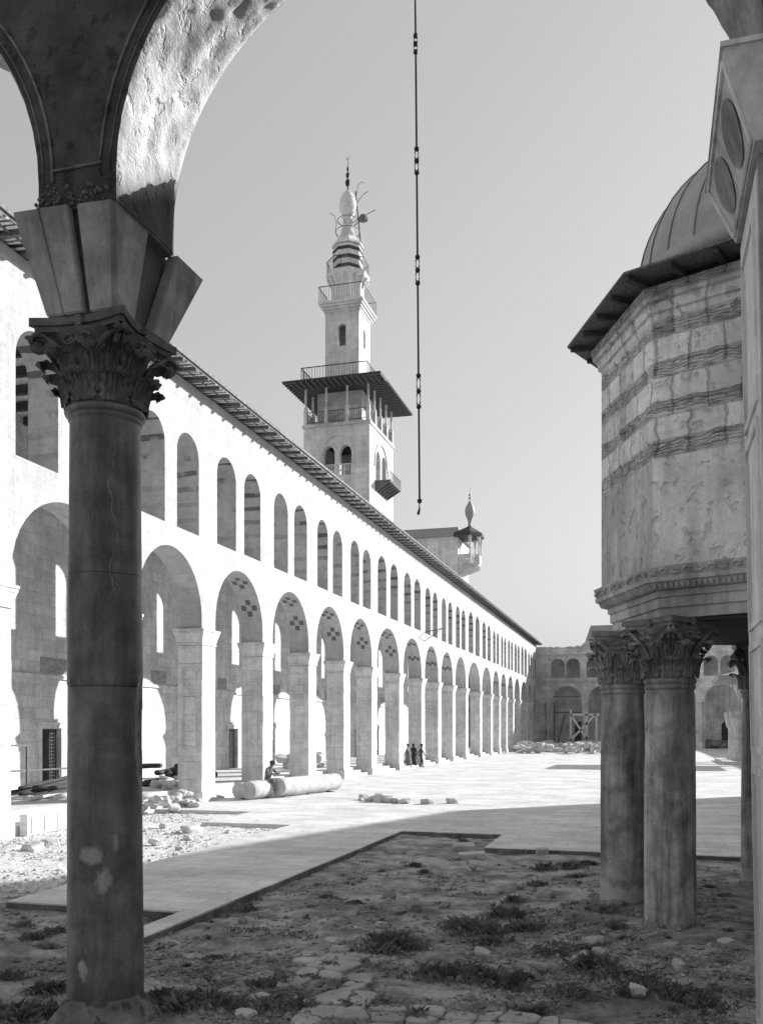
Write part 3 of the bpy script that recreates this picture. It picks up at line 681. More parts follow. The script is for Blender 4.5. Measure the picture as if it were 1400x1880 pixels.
vs = [(x, y, 9.3) for x, y in oct_(2.8)]; b.add(vs, [tuple(range(8))])
b.build('wall', M['treasury'], tr)
b = MB(); octband(b, [(2.56, 4.47), (2.56, 4.523)]); b.build('ceiling', M['tdark'], tr)
b = MB(); octband(b, [(2.81, 8.95), (2.86, 8.97), (2.87, 9.1), (2.93, 9.12), (2.98, 9.26), (2.98, 9.3)]); b.build('top_moulding', M['treasury'], tr)
b = MB(); octband(b, [(3.35, 9.42), (3.37, 9.425), (3.37, 9.455), (3.33, 9.47), (2.3, 9.95), (2.28, 10.0)]); b.build('eave_roof', M['timber'], tr)
for i in range(8):
    a = Vector(oct_(2.85)[i]+(9.345,)); q = Vector(oct_(2.85)[(i+1) % 8]+(9.345,)); A = Vector(oct_(3.31)[i]+(9.385,)); Q = Vector(oct_(3.31)[(i+1) % 8]+(9.385,))
    for j in range(4):
        t = (j+.0)/4; p = a.lerp(q, t); o = A.lerp(Q, t); d = (o-p); d.z = 0
        m = MB(); m.beam(p-d*.1, o, .07, .07); m.build('rafter', M['tdark'], tr)
b = MB()
prof = [(2.28, 9.9), (2.28, 10.12)]+[(2.25*math.cos(R(t)), 9.95+2.3*math.sin(R(t))) for t in range(6, 90, 5)]+[(.05, 12.25)]
b.lathe(TX, TY, prof, 64); dm = b.build('dome', M['lead'], tr, smooth=True)
for i in range(28):
    a = 2*math.pi*i/28; m = MB()
    m.tube([(TX+(2.26*math.cos(R(t)))*math.cos(a), TY+(2.26*math.cos(R(t)))*math.sin(a), 9.95+2.31*math.sin(R(t))) for t in range(5, 90, 6)], .011, 5); m.build('seam', M['lead2'], dm)

# ------------------------------------------------------------------ north arcade
na = thing('north_arcade', 'long sunlit two-storey arcade of pale stone with deep eaves running down the left', 'building', (-D, 60, 0))
PC = [370.6, 482.3, 566.3, 630.8, 682.3, 732.5, 773.2, 804, 830.8, 854.8, 880.9, 901, 916, 928.9, 941.4, 953.7, 966.6]
UC = [14.6, 20.7, 27.3]+[D/math.tan(AL+math.atan((700-x)/F)) for x in PC]
WP = 1.2
PI_ = [(u, u+WP) for u in UC]+[(UE-5.6, UE-4.5)]
fr = lambda s, t, z: (-D-t, s, z)
gaps = [(9.4, PI_[0][0])]+[(PI_[i][1], PI_[i+1][0]) for i in range(len(PI_)-1)]+[(PI_[-1][1], UE-.25)]
b = MB(); ops = []
for i_, (a, q) in enumerate(gaps): ops.append((a, q, 6.9, 7.3, 2.42+.1*nz(i_*2.3, 5)))
archwall(b, fr, 9.05, UE, 6.9, 10.1, TH, ops, n=18)
b.build('arch_wall', M['lime'], na)
b = MB(); ops = []
for (a, q) in gaps:
    L = q-a; j_ = [nz(a*3.1, k_*4.7)*.09 for k_ in range(8)]; ops.append((a+.03*L+j_[0], a+.40*L+j_[1], 10.55+j_[2], 13.42+j_[3], .18*L)); ops.append((a+.575*L+j_[4], a+.945*L+j_[5], 10.55+j_[6], 13.42+j_[7], .18*L))
archwall(b, fr, 9.05, UE, 10.1, 16.25, TH, ops, n=14)
b.build('window_wall', M['lime'], na)
# piers, each of stacked courses with panel mouldings and a flared cap
def frame_on_y(mb, y, x0, x1, z0, z1, w=.05, d=.025):
    mb.box(x0, x1, y-d, y+.01, z0, z0+w); mb.box(x0, x1, y-d, y+.01, z1-w, z1); mb.box(x0, x0+w, y-d, y+.01, z0+w, z1-w); mb.box(x1-w, x1, y-d, y+.01, z0+w, z1-w)
for i, (a, q) in enumerate(PI_):
    b = MB(); z = -.15; rr = random.Random(i)
    while z < 6.2:
        h = min(rr.uniform(.5, .75), 6.25-z)
        if 6.25-(z+h) < .3: h = 6.25-z
        j = lambda: rr.uniform(-.010, .010)
        ext = .07 if z < .3 else 0
        b.cbox(-D-TH-ext+j(), -D+ext+j(), a-ext+j(), q+ext+j(), z, z+h-.004, .012+.01*rr.random()); z += h
    if a < 95:
        y = a+.0; x0, x1 = -D-TH+.16, -D-.14
        frame_on_y(b, y, x0, x1, 4.45, 5.35); frame_on_y(b, y, x0+.1, x1-.1, 4.58, 5.22, .03, .035)
        frame_on_y(b, y, x0, x1, 2.0, 4.3); frame_on_y(b, y, x0+.1, x1-.1, 2.12, 4.18, .03, .035)
        if i % 2: frame_on_y(b, y, x0, x1, .75, 1.85)
    p = b.build('pier', M['pier'], na)
    b = MB()
    def rr_(e, z): return [(-D-TH-e, a-e, z), (-D+e, a-e, z), (-D+e, q+e, z), (-D-TH-e, q+e, z)]
    lv = [(0.0, 6.255), (.035, 6.26), (.035, 6.34), (.02, 6.36), (.06, 6.5), (.11, 6.68), (.13, 6.70), (.13, 6.80), (.16, 6.81), (.16, 6.895)]
    vs = [];
    for e, z in lv: vs += rr_(e, z)
    b.add(vs, [(k*4+s, k*4+(s+1) % 4, (k+1)*4+(s+1) % 4, (k+1)*4+s) for k in range(len(lv)-1) for s in range(4)]+[(0, 1, 2, 3), tuple(range(len(lv)*4-4, len(lv)*4))])
    n = 7
    for s in range(n):                       # upright leaves carved on the cap
        for (yy) in (a-.05,):
            x = -D-TH+.08+(TH-.16)*(s+.5)/n; b.tube([(x, yy+.045, 6.36), (x, yy+.035, 6.5), (x, yy-.02, 6.66)], [.03, .035, .03], 6)
        x = -D+.05; yv = a+.08+(WP-.16)*(s+.5)/n; b.tube([(x-.045, yv, 6.36), (x-.035, yv, 6.5), (x+.02, yv, 6.66)], [.03, .035, .03], 6)
    b.build('pier_capital', M['pier'], p)
# inlaid dark squares in the soffits
for gi, (a, q) in enumerate(gaps):
    if gi < 4 or gi > 17 or gi in (12, 13, 14): continue
    b = MB(); cc = (a+q)/2; h = (q-a)/2-.012; rise = 2.408+.1*nz(gi*2.3, 5)
    def patch(t, d, st_, sd_):
        n = 3; vs = []
        for k in range(n+1):
            tt = t-st_+2*st_*k/n
            for e in (-sd_, sd_): vs.append((-D-d-e, cc-h*math.cos(tt), 7.3+rise*math.sin(tt)))
        b.add(vs, [(2*k, 2*k+1, 2*k+3, 2*k+2) for k in range(n)])
    simple_ = gi >= 9
    for tc in (R(28), R(62), R(96), R(130)):
        tc = math.pi-tc
        if simple_:
            for d in (.2, .42, .64, .86): patch(tc+(.03 if int(d*10) % 4 else -.03), d, .055, .1)
        else:
            dc = .55
            for (dt, dd) in ((0, -.26), (0, .26), (.115, 0), (-.115, 0)): patch(tc+dt, dc+dd, .052, .12)
    b.build('checker_inlay', M['inlay'], na, fix=False)
# eaves
zr = 16.25; OH = .92
b = MB()
b.hexa([(-D-TH-6.4, 9.05, 18.1), (-D+OH, 9.05, 16.42), (-D+OH, UE+.9, 16.42), (-D-TH-6.4, UE+.9, 18.1), (-D-TH-6.4, 9.05, 18.25), (-D+OH+.04, 9.05, 16.5), (-D+OH+.04, UE+.9, 16.5), (-D-TH-6.4, UE+.9, 18.25)])
rf = b.build('roof', M['tile'], na)
y = 9.6; n = 0; rest = MB()
while y < UE+.5:
    m = MB() if n < 100 else rest
    m.beam((-D-.3, y, zr+.1), (-D+OH-.03, y+rnd.uniform(-.03, .03), zr+.0+rnd.uniform(-.01, .01)), .11, .1)
    if n < 100: m.build('rafter', M['timber'], rf)
    n += 1; y += .98
tag(rest.build('rafter', M['timber'], rf), kind='stuff')
b = MB(); y = 9.6
while y < UE+.4:
    for k in range(1, 4):
        yy = y+k*.98/4+rnd.uniform(-.04, .04); b.beam((-D-.2, yy, zr+.125), (-D+OH-.06+rnd.uniform(-.08, 0), yy, zr+.075), .11, .025)
    y += .98
b.build('slats', M['slat'], rf)
b = MB(); b.beam((-D+OH-.1, 9.1, zr+.12), (-D+OH-.1, UE+.8, zr+.12), .05, .07); b.beam((-D+.42, 9.1, zr+.09), (-D+.42, UE+.8, zr+.09), .08, .06)
b.build('fascia', M['timber'], rf)
# rear wall of the portico with grilled doors, dado and frieze
fr = lambda s, t, z: (-24.4-t, s, z); b = MB(); ops = []; doors = []
for gi, (a, q) in enumerate(gaps):
    cc = (a+q)/2+3.1; doors.append(cc); ops.append((cc-.65, cc+.65, .5, 2.9, .02))
ops = [o for o in ops if o[1] < UE-1]
archwall(b, fr, 5, UE+.0, -.2, 17.6, .7, ops, n=2)
b.box(-24.4-8, -24.4-.71, 5, 9, -.2, 15)
b.build('rear_wall', M['rear'], na)
for cc in doors:
    if cc > UE-2: continue
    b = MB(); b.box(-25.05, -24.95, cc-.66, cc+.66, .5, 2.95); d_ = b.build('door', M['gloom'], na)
    b = MB()
    for k in range(9): b.box(-24.6, -24.57, cc-.6+k*.15-.012, cc-.6+k*.15+.012, .5, 2.9)
    for k in range(16): b.box(-24.56, -24.54, cc-.62, cc+.62, .6+k*.15, .62+k*.15)
    b.build('grille', M['grille'], d_)
    b = MB(); b.box(-24.40, -24.33, cc-.85, cc-.66, .5, 3.1); b.box(-24.40, -24.33, cc+.66, cc+.85, .5, 3.1); b.box(-24.40, -24.30, cc-.95, cc+.95, 2.95, 3.2); b.build('door_frame', M['pier'], d_)
b = MB()
y = 10; M['frieze'] = simple('faded_frieze', .3, .8, .3, 6, .3)
while y < UE-4: b = MB(); b.box(-24.40, -24.38, y, y+rnd.uniform(1.2, 2.6), 5.3, 5.95); y += rnd.uniform(2.6, 5.2); b.build('frieze_panel', M['frieze'], na)
b = MB(); b.box(-24.4, -24.3, 5.2, UE-.4, 5.05, 5.2); b.build('string_course', M['pier'], na)
b = MB(); y = 9.8
while y < UE-1: b.box(-24.4, -18.03, y-.1, y+.1, 15.3, 15.6); y += 1.5
b.build('ceiling_beam', M['tdark'], na); b = MB(); b.box(-24.4, -18.03, 9.1, UE-.2, 15.65, 15.7); b.build('ceiling', M['slat'], na)

# ------------------------------------------------------------------ east arcade at the far end
ea = thing('east_arcade', 'ruinous far end arcade, dark masonry at its left and whitewashed at its right', 'building', (4, UE, 0))
fr = lambda s, t, z: (s, UE+t, z)
VS = [-14.67, -9.2, -3.5, 2.3, 8.1, 13.9, 19.6]
ops = [(v+.25, v+4.75, -.1, 7.45, 2.25) for v in VS]
b = MB(); archwall(b, fr, -D-TH-6.4, 24.9, -.1, 10.3, 1.0, ops, n=20); b.build('arch_wall', M['east'], ea)
ops = []
for v in VS: ops += [(v, v+2.1, 11.0, 13.0, 1.05), (v+2.4, v+4.5, 11.0, 13.0, 1.05)]
def etop(s): return (15.9+.25*nz(s*.9, 3)+(.9 if s > -9.3 else 0)+(.25*(nz(s*2.7, 8))))
b = MB(); archwall(b, fr, -D-TH-6.4, 24.9, 10.3, 16.6, 1.0, ops, n=14, topfn=etop); b.build('window_wall', M['east'], ea)
for v in VS:
    b = MB(); P = arc(v+.25, v+4.75, 7.45, 2.25, 20); Q = arc(v-.15, v+5.15, 7.45, 2.7, 20)
    vs = [(p[0], UE-.07, p[1]) for p in P]+[(p[0], UE-.07, p[1]) for p in Q]+[(p[0], UE+.02, p[1]) for p in Q]+[(p[0], UE+.02, p[1]) for p in P]; n = 21
    b.add(vs, [(k*n+i, k*n+i+1, ((k+1) % 4)*n+i+1, ((k+1) % 4)*n+i) for k in range(4) for i in range(20)]); b.build('archivolt', M['east'], ea)
    b = MB(); b.box(v+2.13, v+2.37, UE-.06, UE+.3, 11.0, 11.15); b.lathe(v+2.25, UE+.1, [(.1, 11.15), (.09, 12.9)], 10); b.box(v+2.1, v+2.4, UE-.05, UE+.35, 12.9, 13.06); b.build('mullion_column', M['rock'], ea)
    b = MB(); b.lathe(v-.42, UE-.3, [(.33, -.1), (.3, 6.4), (.42, 6.9), (.46, 7.1)], 14); b.build('engaged_column', M['east'], ea, smooth=True, angle=40)
b = MB(); b.box(-D-TH-6, 24.9, UE-.12, UE, 10.35, 10.55); b.box(-16.9, 24.9, UE-.15, UE, 14.6, 14.8); b.build('string_course', M['east'], ea)
fr = lambda s, t, z: (s, UE+7.5+t, z); ops = []
for v in VS: ops.append((v+3.1, v+4.7, .4, 3.4, .8))
b = MB(); archwall(b, fr, -24, 24.9, -.1, 15.5, .7, ops, n=10); b.build('rear_wall', M['east'], ea)
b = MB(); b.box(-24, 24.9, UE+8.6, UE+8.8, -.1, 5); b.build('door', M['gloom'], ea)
b = MB(); b.box(-9.0, 24.9, UE-.4, UE+9, 16.95, 17.1); b.box(-24, -9, UE+2.5, UE+8.4, 15.5, 15.7); b.build('roof', M['tile'], ea)
b = MB(); b.hexa([(-9.6, UE+4, 17.1), (24.9, UE+4, 17.1), (24.9, UE+16, 17.1), (-9.6, UE+16, 17.1), (-8.8, UE+4.5, 19.6), (24.9, UE+4.5, 19.6), (24.9, UE+15, 19.6), (-8.8, UE+15, 19.6)]); b.build('upper_roof', M['lead'], ea)

# ------------------------------------------------------------------ prayer hall with transept gable (beyond the right edge; it throws the big shadow)
ph = thing('prayer_hall', 'tall gabled prayer hall closing the right side of the court', 'building', (25, 40, 0))
b = MB(); b.box(25, 50, -9, UE+9, -.2, 10.6); b.build('hall_wall', M['prayer'], ph)
gp = [(13.0, -.2), (63.6, -.2), (63.6, 18.0), (53.4, 20.34), (41.0, 26.0), (38.6, 25.84), (37.5, 24.9), (23.4, 23.0), (13.0, 19.0)]  # unseen ridge step added to throw shade on the foreground arch's underside
b = MB(); vs = [(24.8, y, z) for y, z in gp]+[(55, y, z) for y, z in gp]; n = len(gp)
b.add(vs, [tuple(range(n)), tuple(range(n, 2*n))]+[(i, (i+1) % n, n+(i+1) % n, n+i) for i in range(n)]); b.build('transept', M['prayer'], ph)

# ------------------------------------------------------------------ minaret
mn = thing('minaret', 'tall square minaret with roofed gallery and bulb-topped octagonal spire rising behind the arcade', 'tower', (-28.3, 87, 0))
X0, X1, Y0, Y1 = -31.55, -25.0, 83.0, 91.4
b = MB()
archwall(b, lambda s, t, z: (s, Y0+t, z), X0, X1, 15, 31.6, .6, [(onU(593, 83), onU(614.5, 83), 26.9, 28.9, .85), (onU(623, 83), onU(645, 83), 26.9, 28.9, .85)], n=12)
archwall(b, lambda s, t, z: (X1-t, s, z), Y0+.6, Y1, 15, 31.6, .6, [(85.1, 86.7, 26.6, 28.9, .85), (87.2, 88.8, 26.6, 28.9, .85)], n=12)
b.box(X0, X1-.6, Y1-.6, Y1, 15, 31.6); b.box(X0, X0+.6, Y0+.6, Y1-.6, 15, 31.6)
body = b.build('shaft_wall', M['minaret'], mn)
b = MB(); b.box(X0+.62, X1-.62, Y0+.62, Y1-.62, 24, 26.2); b.box(X0+.62, X1-.62, Y0+.62, Y1-.62, 31.2, 31.5); b.build('floor', M['gloom'], mn)
b = MB()
def ring_arch(fr, a, q, zs, rise, w, d=.12, foot=0):
    P = arc(a, q, zs, rise, 16); Q = arc(a-w, q+w, zs, rise+w, 16)
    if foot: P = [(a, zs-foot)]+P+[(q, zs-foot)]; Q = [(a-w, zs-foot)]+Q+[(q+w, zs-foot)]
    n = len(P); vs = [fr(p[0], -d, p[1]) for p in P]+[fr(p[0], -d, p[1]) for p in Q]+[fr(p[0], .02, p[1]) for p in Q]+[fr(p[0], .02, p[1]) for p in P]
    b.add(vs, [(k*n+i, k*n+i+1, ((k+1) % 4)*n+i+1, ((k+1) % 4)*n+i) for k in range(4) for i in range(n-1)])
fy = lambda s, t, z: (s, Y0+t, z); fx = lambda s, t, z: (X1-t, s, z)
ring_arch(fy, onU(589, 83), onU(649, 83), 28.2, 2.5, .16); ring_arch(fx, 84.7, 89.2, 28.0, 2.6, .16)
b.build('window_surround', M['minaret'], body)
b = MB()
for (s0, s1) in ((onU(593, 83), onU(614.5, 83)), (onU(623, 83), onU(645, 83))):
    b.box(s0, s1, Y0+.2, Y0+.28, 27.95, 28.05); b.box(s0, s1, Y0+.2, Y0+.28, 26.9, 27.0)
    for k in range(5): x = s0+(s1-s0)*(k+.5)/5; b.box(x-.05, x+.05, Y0+.21, Y0+.27, 27.0, 27.95)
    b.box(s0, s1, Y0+.22, Y0+.26, 27.4, 27.5)
b.build('balustrade', M['minaret'], body)
b = MB()
for z in (26.6, 26.7): b.box(X1, X1+1.5, 84.9, 89.0, z-.08, z)
for k in range(6): y = 85.0+k*.78; b.hexa([(X1, y-.07, 25.7), (X1+.1, y-.07, 25.7), (X1+.1, y+.07, 25.7), (X1, y+.07, 25.7), (X1, y-.07, 26.5), (X1+1.4, y-.07, 26.5), (X1+1.4, y+.07, 26.5), (X1, y+.07, 26.5)])
for k in range(18): y = 84.95+k*.235; b.box(X1+1.42, X1+1.45, y, y+.03, 26.7, 27.5)
b.box(X1+1.4, X1+1.47, 84.9, 89.0, 27.5, 27.55)
b.build('balcony', M['timber'], body)
# gallery
b = MB(); b.box(X0-.12, X1+.12, Y0-.12, Y1+.12, 31.6, 31.9); b.build('gallery_band', M['rear'], mn)
def edge_pts(e):
    x0, x1, y0, y1 = X0+e, X1-e, Y0+e, Y1-e
    A = [(x0+(x1-x0)*t/3, y0) for t in range(4)]+[(x1, y0+(y1-y0)*t/4) for t in range(1, 5)]+[(x1-(x1-x0)*t/3, y1) for t in range(1, 4)]+[(x0, y1-(y1-y0)*t/4) for t in range(1, 4)]
    return A
EP = edge_pts(.15)
for (x, y) in EP:
    b = MB(); b.cbox(x-.17, x+.17, y-.17, y+.17, 31.9, 33.35, .03); b.lathe(x, y, [(.2, 33.35), (.22, 33.45), (.1, 33.62), (.09, 33.9), (.12, 34.6), (.1, 35.2), (.17, 35.5)], 10); b.build('gallery_post', M['minaret'], mn)
for i in range(len(EP)):
    b = MB()
    (xa, ya), (xb, yb) = EP[i], EP[(i+1) % len(EP)]
    for z in (32.15, 33.15): b.beam((xa, ya, z), (xb, yb, z), .06, .06)
    n = 9
    for k in range(1, n): x = xa+(xb-xa)*k/n; y = ya+(yb-ya)*k/n; b.box(x-.02, x+.02, y-.02, y+.02, 32.15, 33.15)
    b.beam((xa, ya, 32.18), (xb, yb, 33.1), .03, .03)
    b.build('gallery_railing', M['timber'], mn); b = MB(); b.beam((xa, ya, 35.45), (xb, yb, 35.45), .2, .2); b.build('gallery_beam', M['timber'], mn)
b = MB(); ux0, ux1, uy0, uy1 = -30.08, -26.64, 85.0, 88.6
rx0, rx1, ry0, ry1 = X0-1.35, X1+1.72, Y0-2.2, Y1+1.5
b.hexa([(rx0, ry0, 35.35), (rx1, ry0, 35.35), (rx1, ry1, 35.35), (rx0, ry1, 35.35), (rx0, ry0, 35.47), (rx1, ry0, 35.47), (rx1, ry1, 35.47), (rx0, ry1, 35.47)])
b.hexa([(rx0+.05, ry0+.05, 35.475), (rx1-.05, ry0+.05, 35.475), (rx1-.05, ry1-.05, 35.475), (rx0+.05, ry1-.05, 35.475), (ux0-.5, uy0-.5, 36.5), (ux1+.5, uy0-.5, 36.5), (ux1+.5, uy1+.5, 36.5), (ux0-.5, uy1+.5, 36.5)])
cn = b.build('canopy', M['tdark'], mn)
b = MB(); y = ry0+.2
while y < ry1: b.box(X1+.1, rx1-.03, y-.05, y+.05, 35.22, 35.345); b.box(rx0+.03, X0-.1, y-.05, y+.05, 35.22, 35.345); y += .55
x = rx0+.2
while x < rx1: b.box(x-.05, x+.05, ry0+.03, Y0-.1, 35.22, 35.345); x += .55
b.build('canopy_joists', M['timber'], cn)
b = MB(); q0, q1, q2, q3 = X0-.1, X1-.1, Y0-.4, Y1-.2
for (p, q) in (((q0, q2), (q1, q2)), ((q1, q2), (q1, q3)), ((q0, q2), (q0, q3)), ((q0, q3), (q1, q3))):
    b.beam(p+(37.25,), q+(37.25,), .07, .07); L = math.dist(p, q); n = int(L/.27)
    for k in range(n+1): x = p[0]+(q[0]-p[0])*k/n; y = p[1]+(q[1]-p[1])*k/n; b.box(x-.018, x+.018, y-.018, y+.018, 35.5, 37.25)
b.build('roof_railing', M['iron'], mn)
# core and upper square stage
b = MB(); b.box(ux0-.6, ux1+.45, uy0-.5, uy1+.5, 31.9, 35.6); b.build('core_wall', M['rear'], mn)
b = MB()
archwall(b, lambda s, t, z: (s, uy0+t, z), ux0, ux1, 35.6, 43.2, .45, [(onU(620.5, 85), onU(634.5, 85), 40.0, 41.75, .36)], n=10)
archwall(b, lambda s, t, z: (ux1-t, s, z), uy0+.45, uy1, 35.6, 43.2, .45, [(86.35, 87.15, 40.2, 41.6, .4)], n=10)
b.box(ux0, ux1-.45, uy1-.45, uy1, 35.6, 43.2); b.box(ux0, ux0+.45, uy0+.45, uy1-.45, 35.6, 43.2)
st = b.build('upper_stage', M['minaret'], mn)
b = MB()
for (e, z0, z1) in ((.06, 43.2, 43.35), (.14, 43.35, 43.55), (.26, 43.55, 43.8), (.42, 43.8, 44.05), (.55, 44.05, 44.25)): b.box(ux0-e, ux1+e, uy0-e, uy1+e, z0, z1-.002)
b.build('stage_cornice', M['minaret'], st)
b = MB(); e = .5
for (p, q) in (((ux0-e, uy0-e), (ux1+e, uy0-e)), ((ux1+e, uy0-e), (ux1+e, uy1+e)), ((ux0-e, uy0-e), (ux0-e, uy1+e)), ((ux0-e, uy1+e), (ux1+e, uy1+e))):
    b.beam(p+(45.7,), q+(45.7,), .06, .06); L = math.dist(p, q); n = int(L/.25)
    for k in range(n+1): x = p[0]+(q[0]-p[0])*k/n; y = p[1]+(q[1]-p[1])*k/n; b.box(x-.012, x+.012, y-.012, y+.012, 44.25, 45.7)
b.build('stage_railing', M['grille'], st)
AX, AY = (ux0+ux1)/2, (uy0+uy1)/2
o8 = math.pi/8
b = MB(); b.lathe(AX, AY, [(1.6, 44.2), (1.6, 46.6)], 8, rot=o8); b.build('octagon_stage', M['minaret'], mn)
b = MB(); b.lathe(AX, AY, [(1.62, 46.2), (1.72, 46.6), (1.95, 47.0), (2.1, 47.2), (2.15, 47.35), (2.15, 47.5)], 8, rot=o8)
for k in range(16): a = o8+k*math.pi/8; b.tube([(AX+1.5*math.cos(a), AY+1.5*math.sin(a), 46.2), (AX+1.75*math.cos(a), AY+1.75*math.sin(a), 46.7), (AX+1.95*math.cos(a), AY+1.95*math.sin(a), 47.1)], [.1, .13, .2], 6)
b.build('octagon_balcony', M['minaret'], mn)
b = MB(); P = [(AX+2.08*math.cos(o8+k*math.pi/4), AY+2.08*math.sin(o8+k*math.pi/4)) for k in range(8)]
for i in range(8):
    p, q = P[i], P[(i+1) % 8]; b.beam(p+(48.75,), q+(48.75,), .06, .06)
    for k in range(7): x = p[0]+(q[0]-p[0])*k/7; y = p[1]+(q[1]-p[1])*k/7; b.box(x-.012, x+.012, y-.012, y+.012, 47.5, 48.75)
b.build('balcony_railing', M['grille'], mn)
b = MB(); b.lathe(AX, AY, [(1.45, 47.5), (1.45, 50.2), (1.6, 50.3), (1.55, 50.5), (1.2, 50.9), (.8, 51.3)], 8, rot=o8); ds = b.build('drum', M['minaret'], mn)
b = MB()
for z in (47.9, 48.75, 49.6, 50.2): b.lathe(AX, AY, [(1.5, z), (1.5, z+.3)], 8, rot=o8)
b.build('dark_band', M['tdark'], ds)
b = MB(); b.lathe(AX, AY, [(.85, 51.2), (.7, 51.8), (.5, 52.6), (.42, 53.2), (.5, 53.5), (.8, 54.0), (.88, 54.6), (.75, 55.2), (.45, 55.7), (.12, 56.0)], 24); b.build('spire_bulb', M['minaret'], mn, smooth=True)
b = MB(); b.lathe(AX, AY, [(.1, 55.9), (.06, 56.3), (.25, 56.6), (.27, 56.8), (.2, 57.0), (.05, 57.15), (.2, 57.4), (.2, 57.6), (.05, 57.8), (.13, 58.1), (.03, 58.4), (.02, 59.1)], 12)
b.tube([(AX+.14*math.cos(t), AY, 59.2+.14*math.sin(t)) for t in [R(-240+i*30) for i in range(11)]], .025, 5); b.build('finial', M['iron'], mn, smooth=True)
b = MB()                                     # bent scaffold poles and hoops round the spire
def mp(px, py, dy=0): return (AX+(px-636)*.0536*CA, AY+(px-636)*.0536*SA+dy, EYE+(HOR-py)*.0536)
b.tube([mp(661, 462), mp(656, 410), mp(652, 372), mp(650, 350)], .07, 6)
b.tube([mp(651, 360), mp(655, 338), mp(662, 332), mp(666, 336)], .03, 5); b.tube([mp(652, 372), mp(664, 356), mp(673, 350)], .035, 5)
b.tube([mp(645, 408), mp(660, 398), mp(686, 384)], .04, 5); b.tube([mp(630, 352), mp(633, 400), mp(637, 440)], .03, 5)
b.tube([mp(602, 389), mp(611, 395), mp(615, 410), mp(613, 425), mp(622, 446)], .03, 5); b.tube([mp(657, 425), mp(655, 438), mp(650, 448)], .03, 5)
for (z, r_) in ((53.0, 1.05), (51.9, 1.2)): b.tube([(AX+r_*math.cos(t), AY+r_*math.sin(t), z) for t in [R(i*24) for i in range(16)]], .03, 5)
for k in range(6): a = k*math.pi/3+.3; b.tube([(AX+.3*math.cos(a), AY+.3*math.sin(a), 52.3), (AX+1.1*math.cos(a), AY+1.1*math.sin(a), 53.0)], .03, 5)
p0 = mp(664, 399)
b.lathe(p0[0], p0[1], [(.1, p0[2]-.35), (.45, p0[2]-.25), (.55, p0[2]), (.4, p0[2]+.2), (.1, p0[2]+.3)], 8, fn=worn(3, .15))
b.build('spire_scaffold', M['timber'], mn)

# ------------------------------------------------------------------ muezzin tower beyond
mt = thing('muezzin_tower', 'plain square tower with a small wooden balcony booth and bulb finial, small in the distance', 'tower', (-28, 127, 0))
b = MB(); b.box(-35, -25, 125, 133, 14, 29.6); b.build('tower_wall', M['minaret'], mt)
b = MB(); b.hexa([(-35.5, 124.5, 29.6), (-24.6, 124.5, 29.6), (-24.6, 133.5, 29.6), (-35.5, 133.5, 29.6), (-33, 126, 30.9), (-25.2, 126, 30.9), (-25.2, 132, 30.9), (-33, 132, 30.9)]); b.box(-35.5, -24.55, 124.4, 133.6, 29.4, 29.6); b.build('tower_roof', M['tile'], mt)
hx = [(-25.0, 124.7), (-23.2, 124.4), (-22.2, 125.6), (-22.2, 127.3), (-23.2, 128.4), (-25.0, 128.1)]
b = MB(); b.poly_prism(hx, 25.3, 25.6); b.poly_prism([(x*.9+-25*.1+0, y) for x, y in hx], 25.0, 25.29)
vs = [(x, y, 25.0) for x, y in hx]+[(-25+(x+25)*.15, 126.4+(y-126.4)*.3, 24.0) for x, y in hx]; b.add(vs, [(i, (i+1) % 6, 6+(i+1) % 6, 6+i) for i in range(6)]+[tuple(range(6, 12))])
for i in range(5): b.beam(hx[i]+(26.2,), hx[i+1]+(26.2,), .08, 1.3)
bo = b.build('booth_floor', M['rear'], mt)
for (x, y) in hx[1:5]:
    b = MB(); b.lathe(x, y, [(.14, 25.6), (.1, 27.2), (.09, 28.0), (.3, 29.3)], 8); b.build('booth_post', M['rear'], bo)
b = MB(); c0 = (-23.6, 126.4); b.poly_prism([(c0[0]+(x-c0[0])*1.3, c0[1]+(y-c0[1])*1.3) for x, y in hx], 29.3, 29.75)
vs = [(c0[0]+(x-c0[0])*1.3, c0[1]+(y-c0[1])*1.3, 29.76) for x, y in hx]+[(c0[0]+(x-c0[0])*.15, c0[1]+(y-c0[1])*.15, 30.9) for x, y in hx]; b.add(vs, [(i, (i+1) % 6, 6+(i+1) % 6, 6+i) for i in range(6)])
b.build('booth_roof', M['tdark'], bo)
b = MB(); b.lathe(c0[0], c0[1], [(.5, 30.4), (.24, 31.2), (.3, 31.8), (.62, 32.5), (.7, 33.0), (.62, 33.5), (.32, 34.1), (.12, 34.4), (.04, 34.6), (.24, 34.85), (.04, 35.05), (.24, 35.3), (.04, 35.5), (.02, 36.4)], 16); b.build('booth_finial', M['lead'], bo, smooth=True)

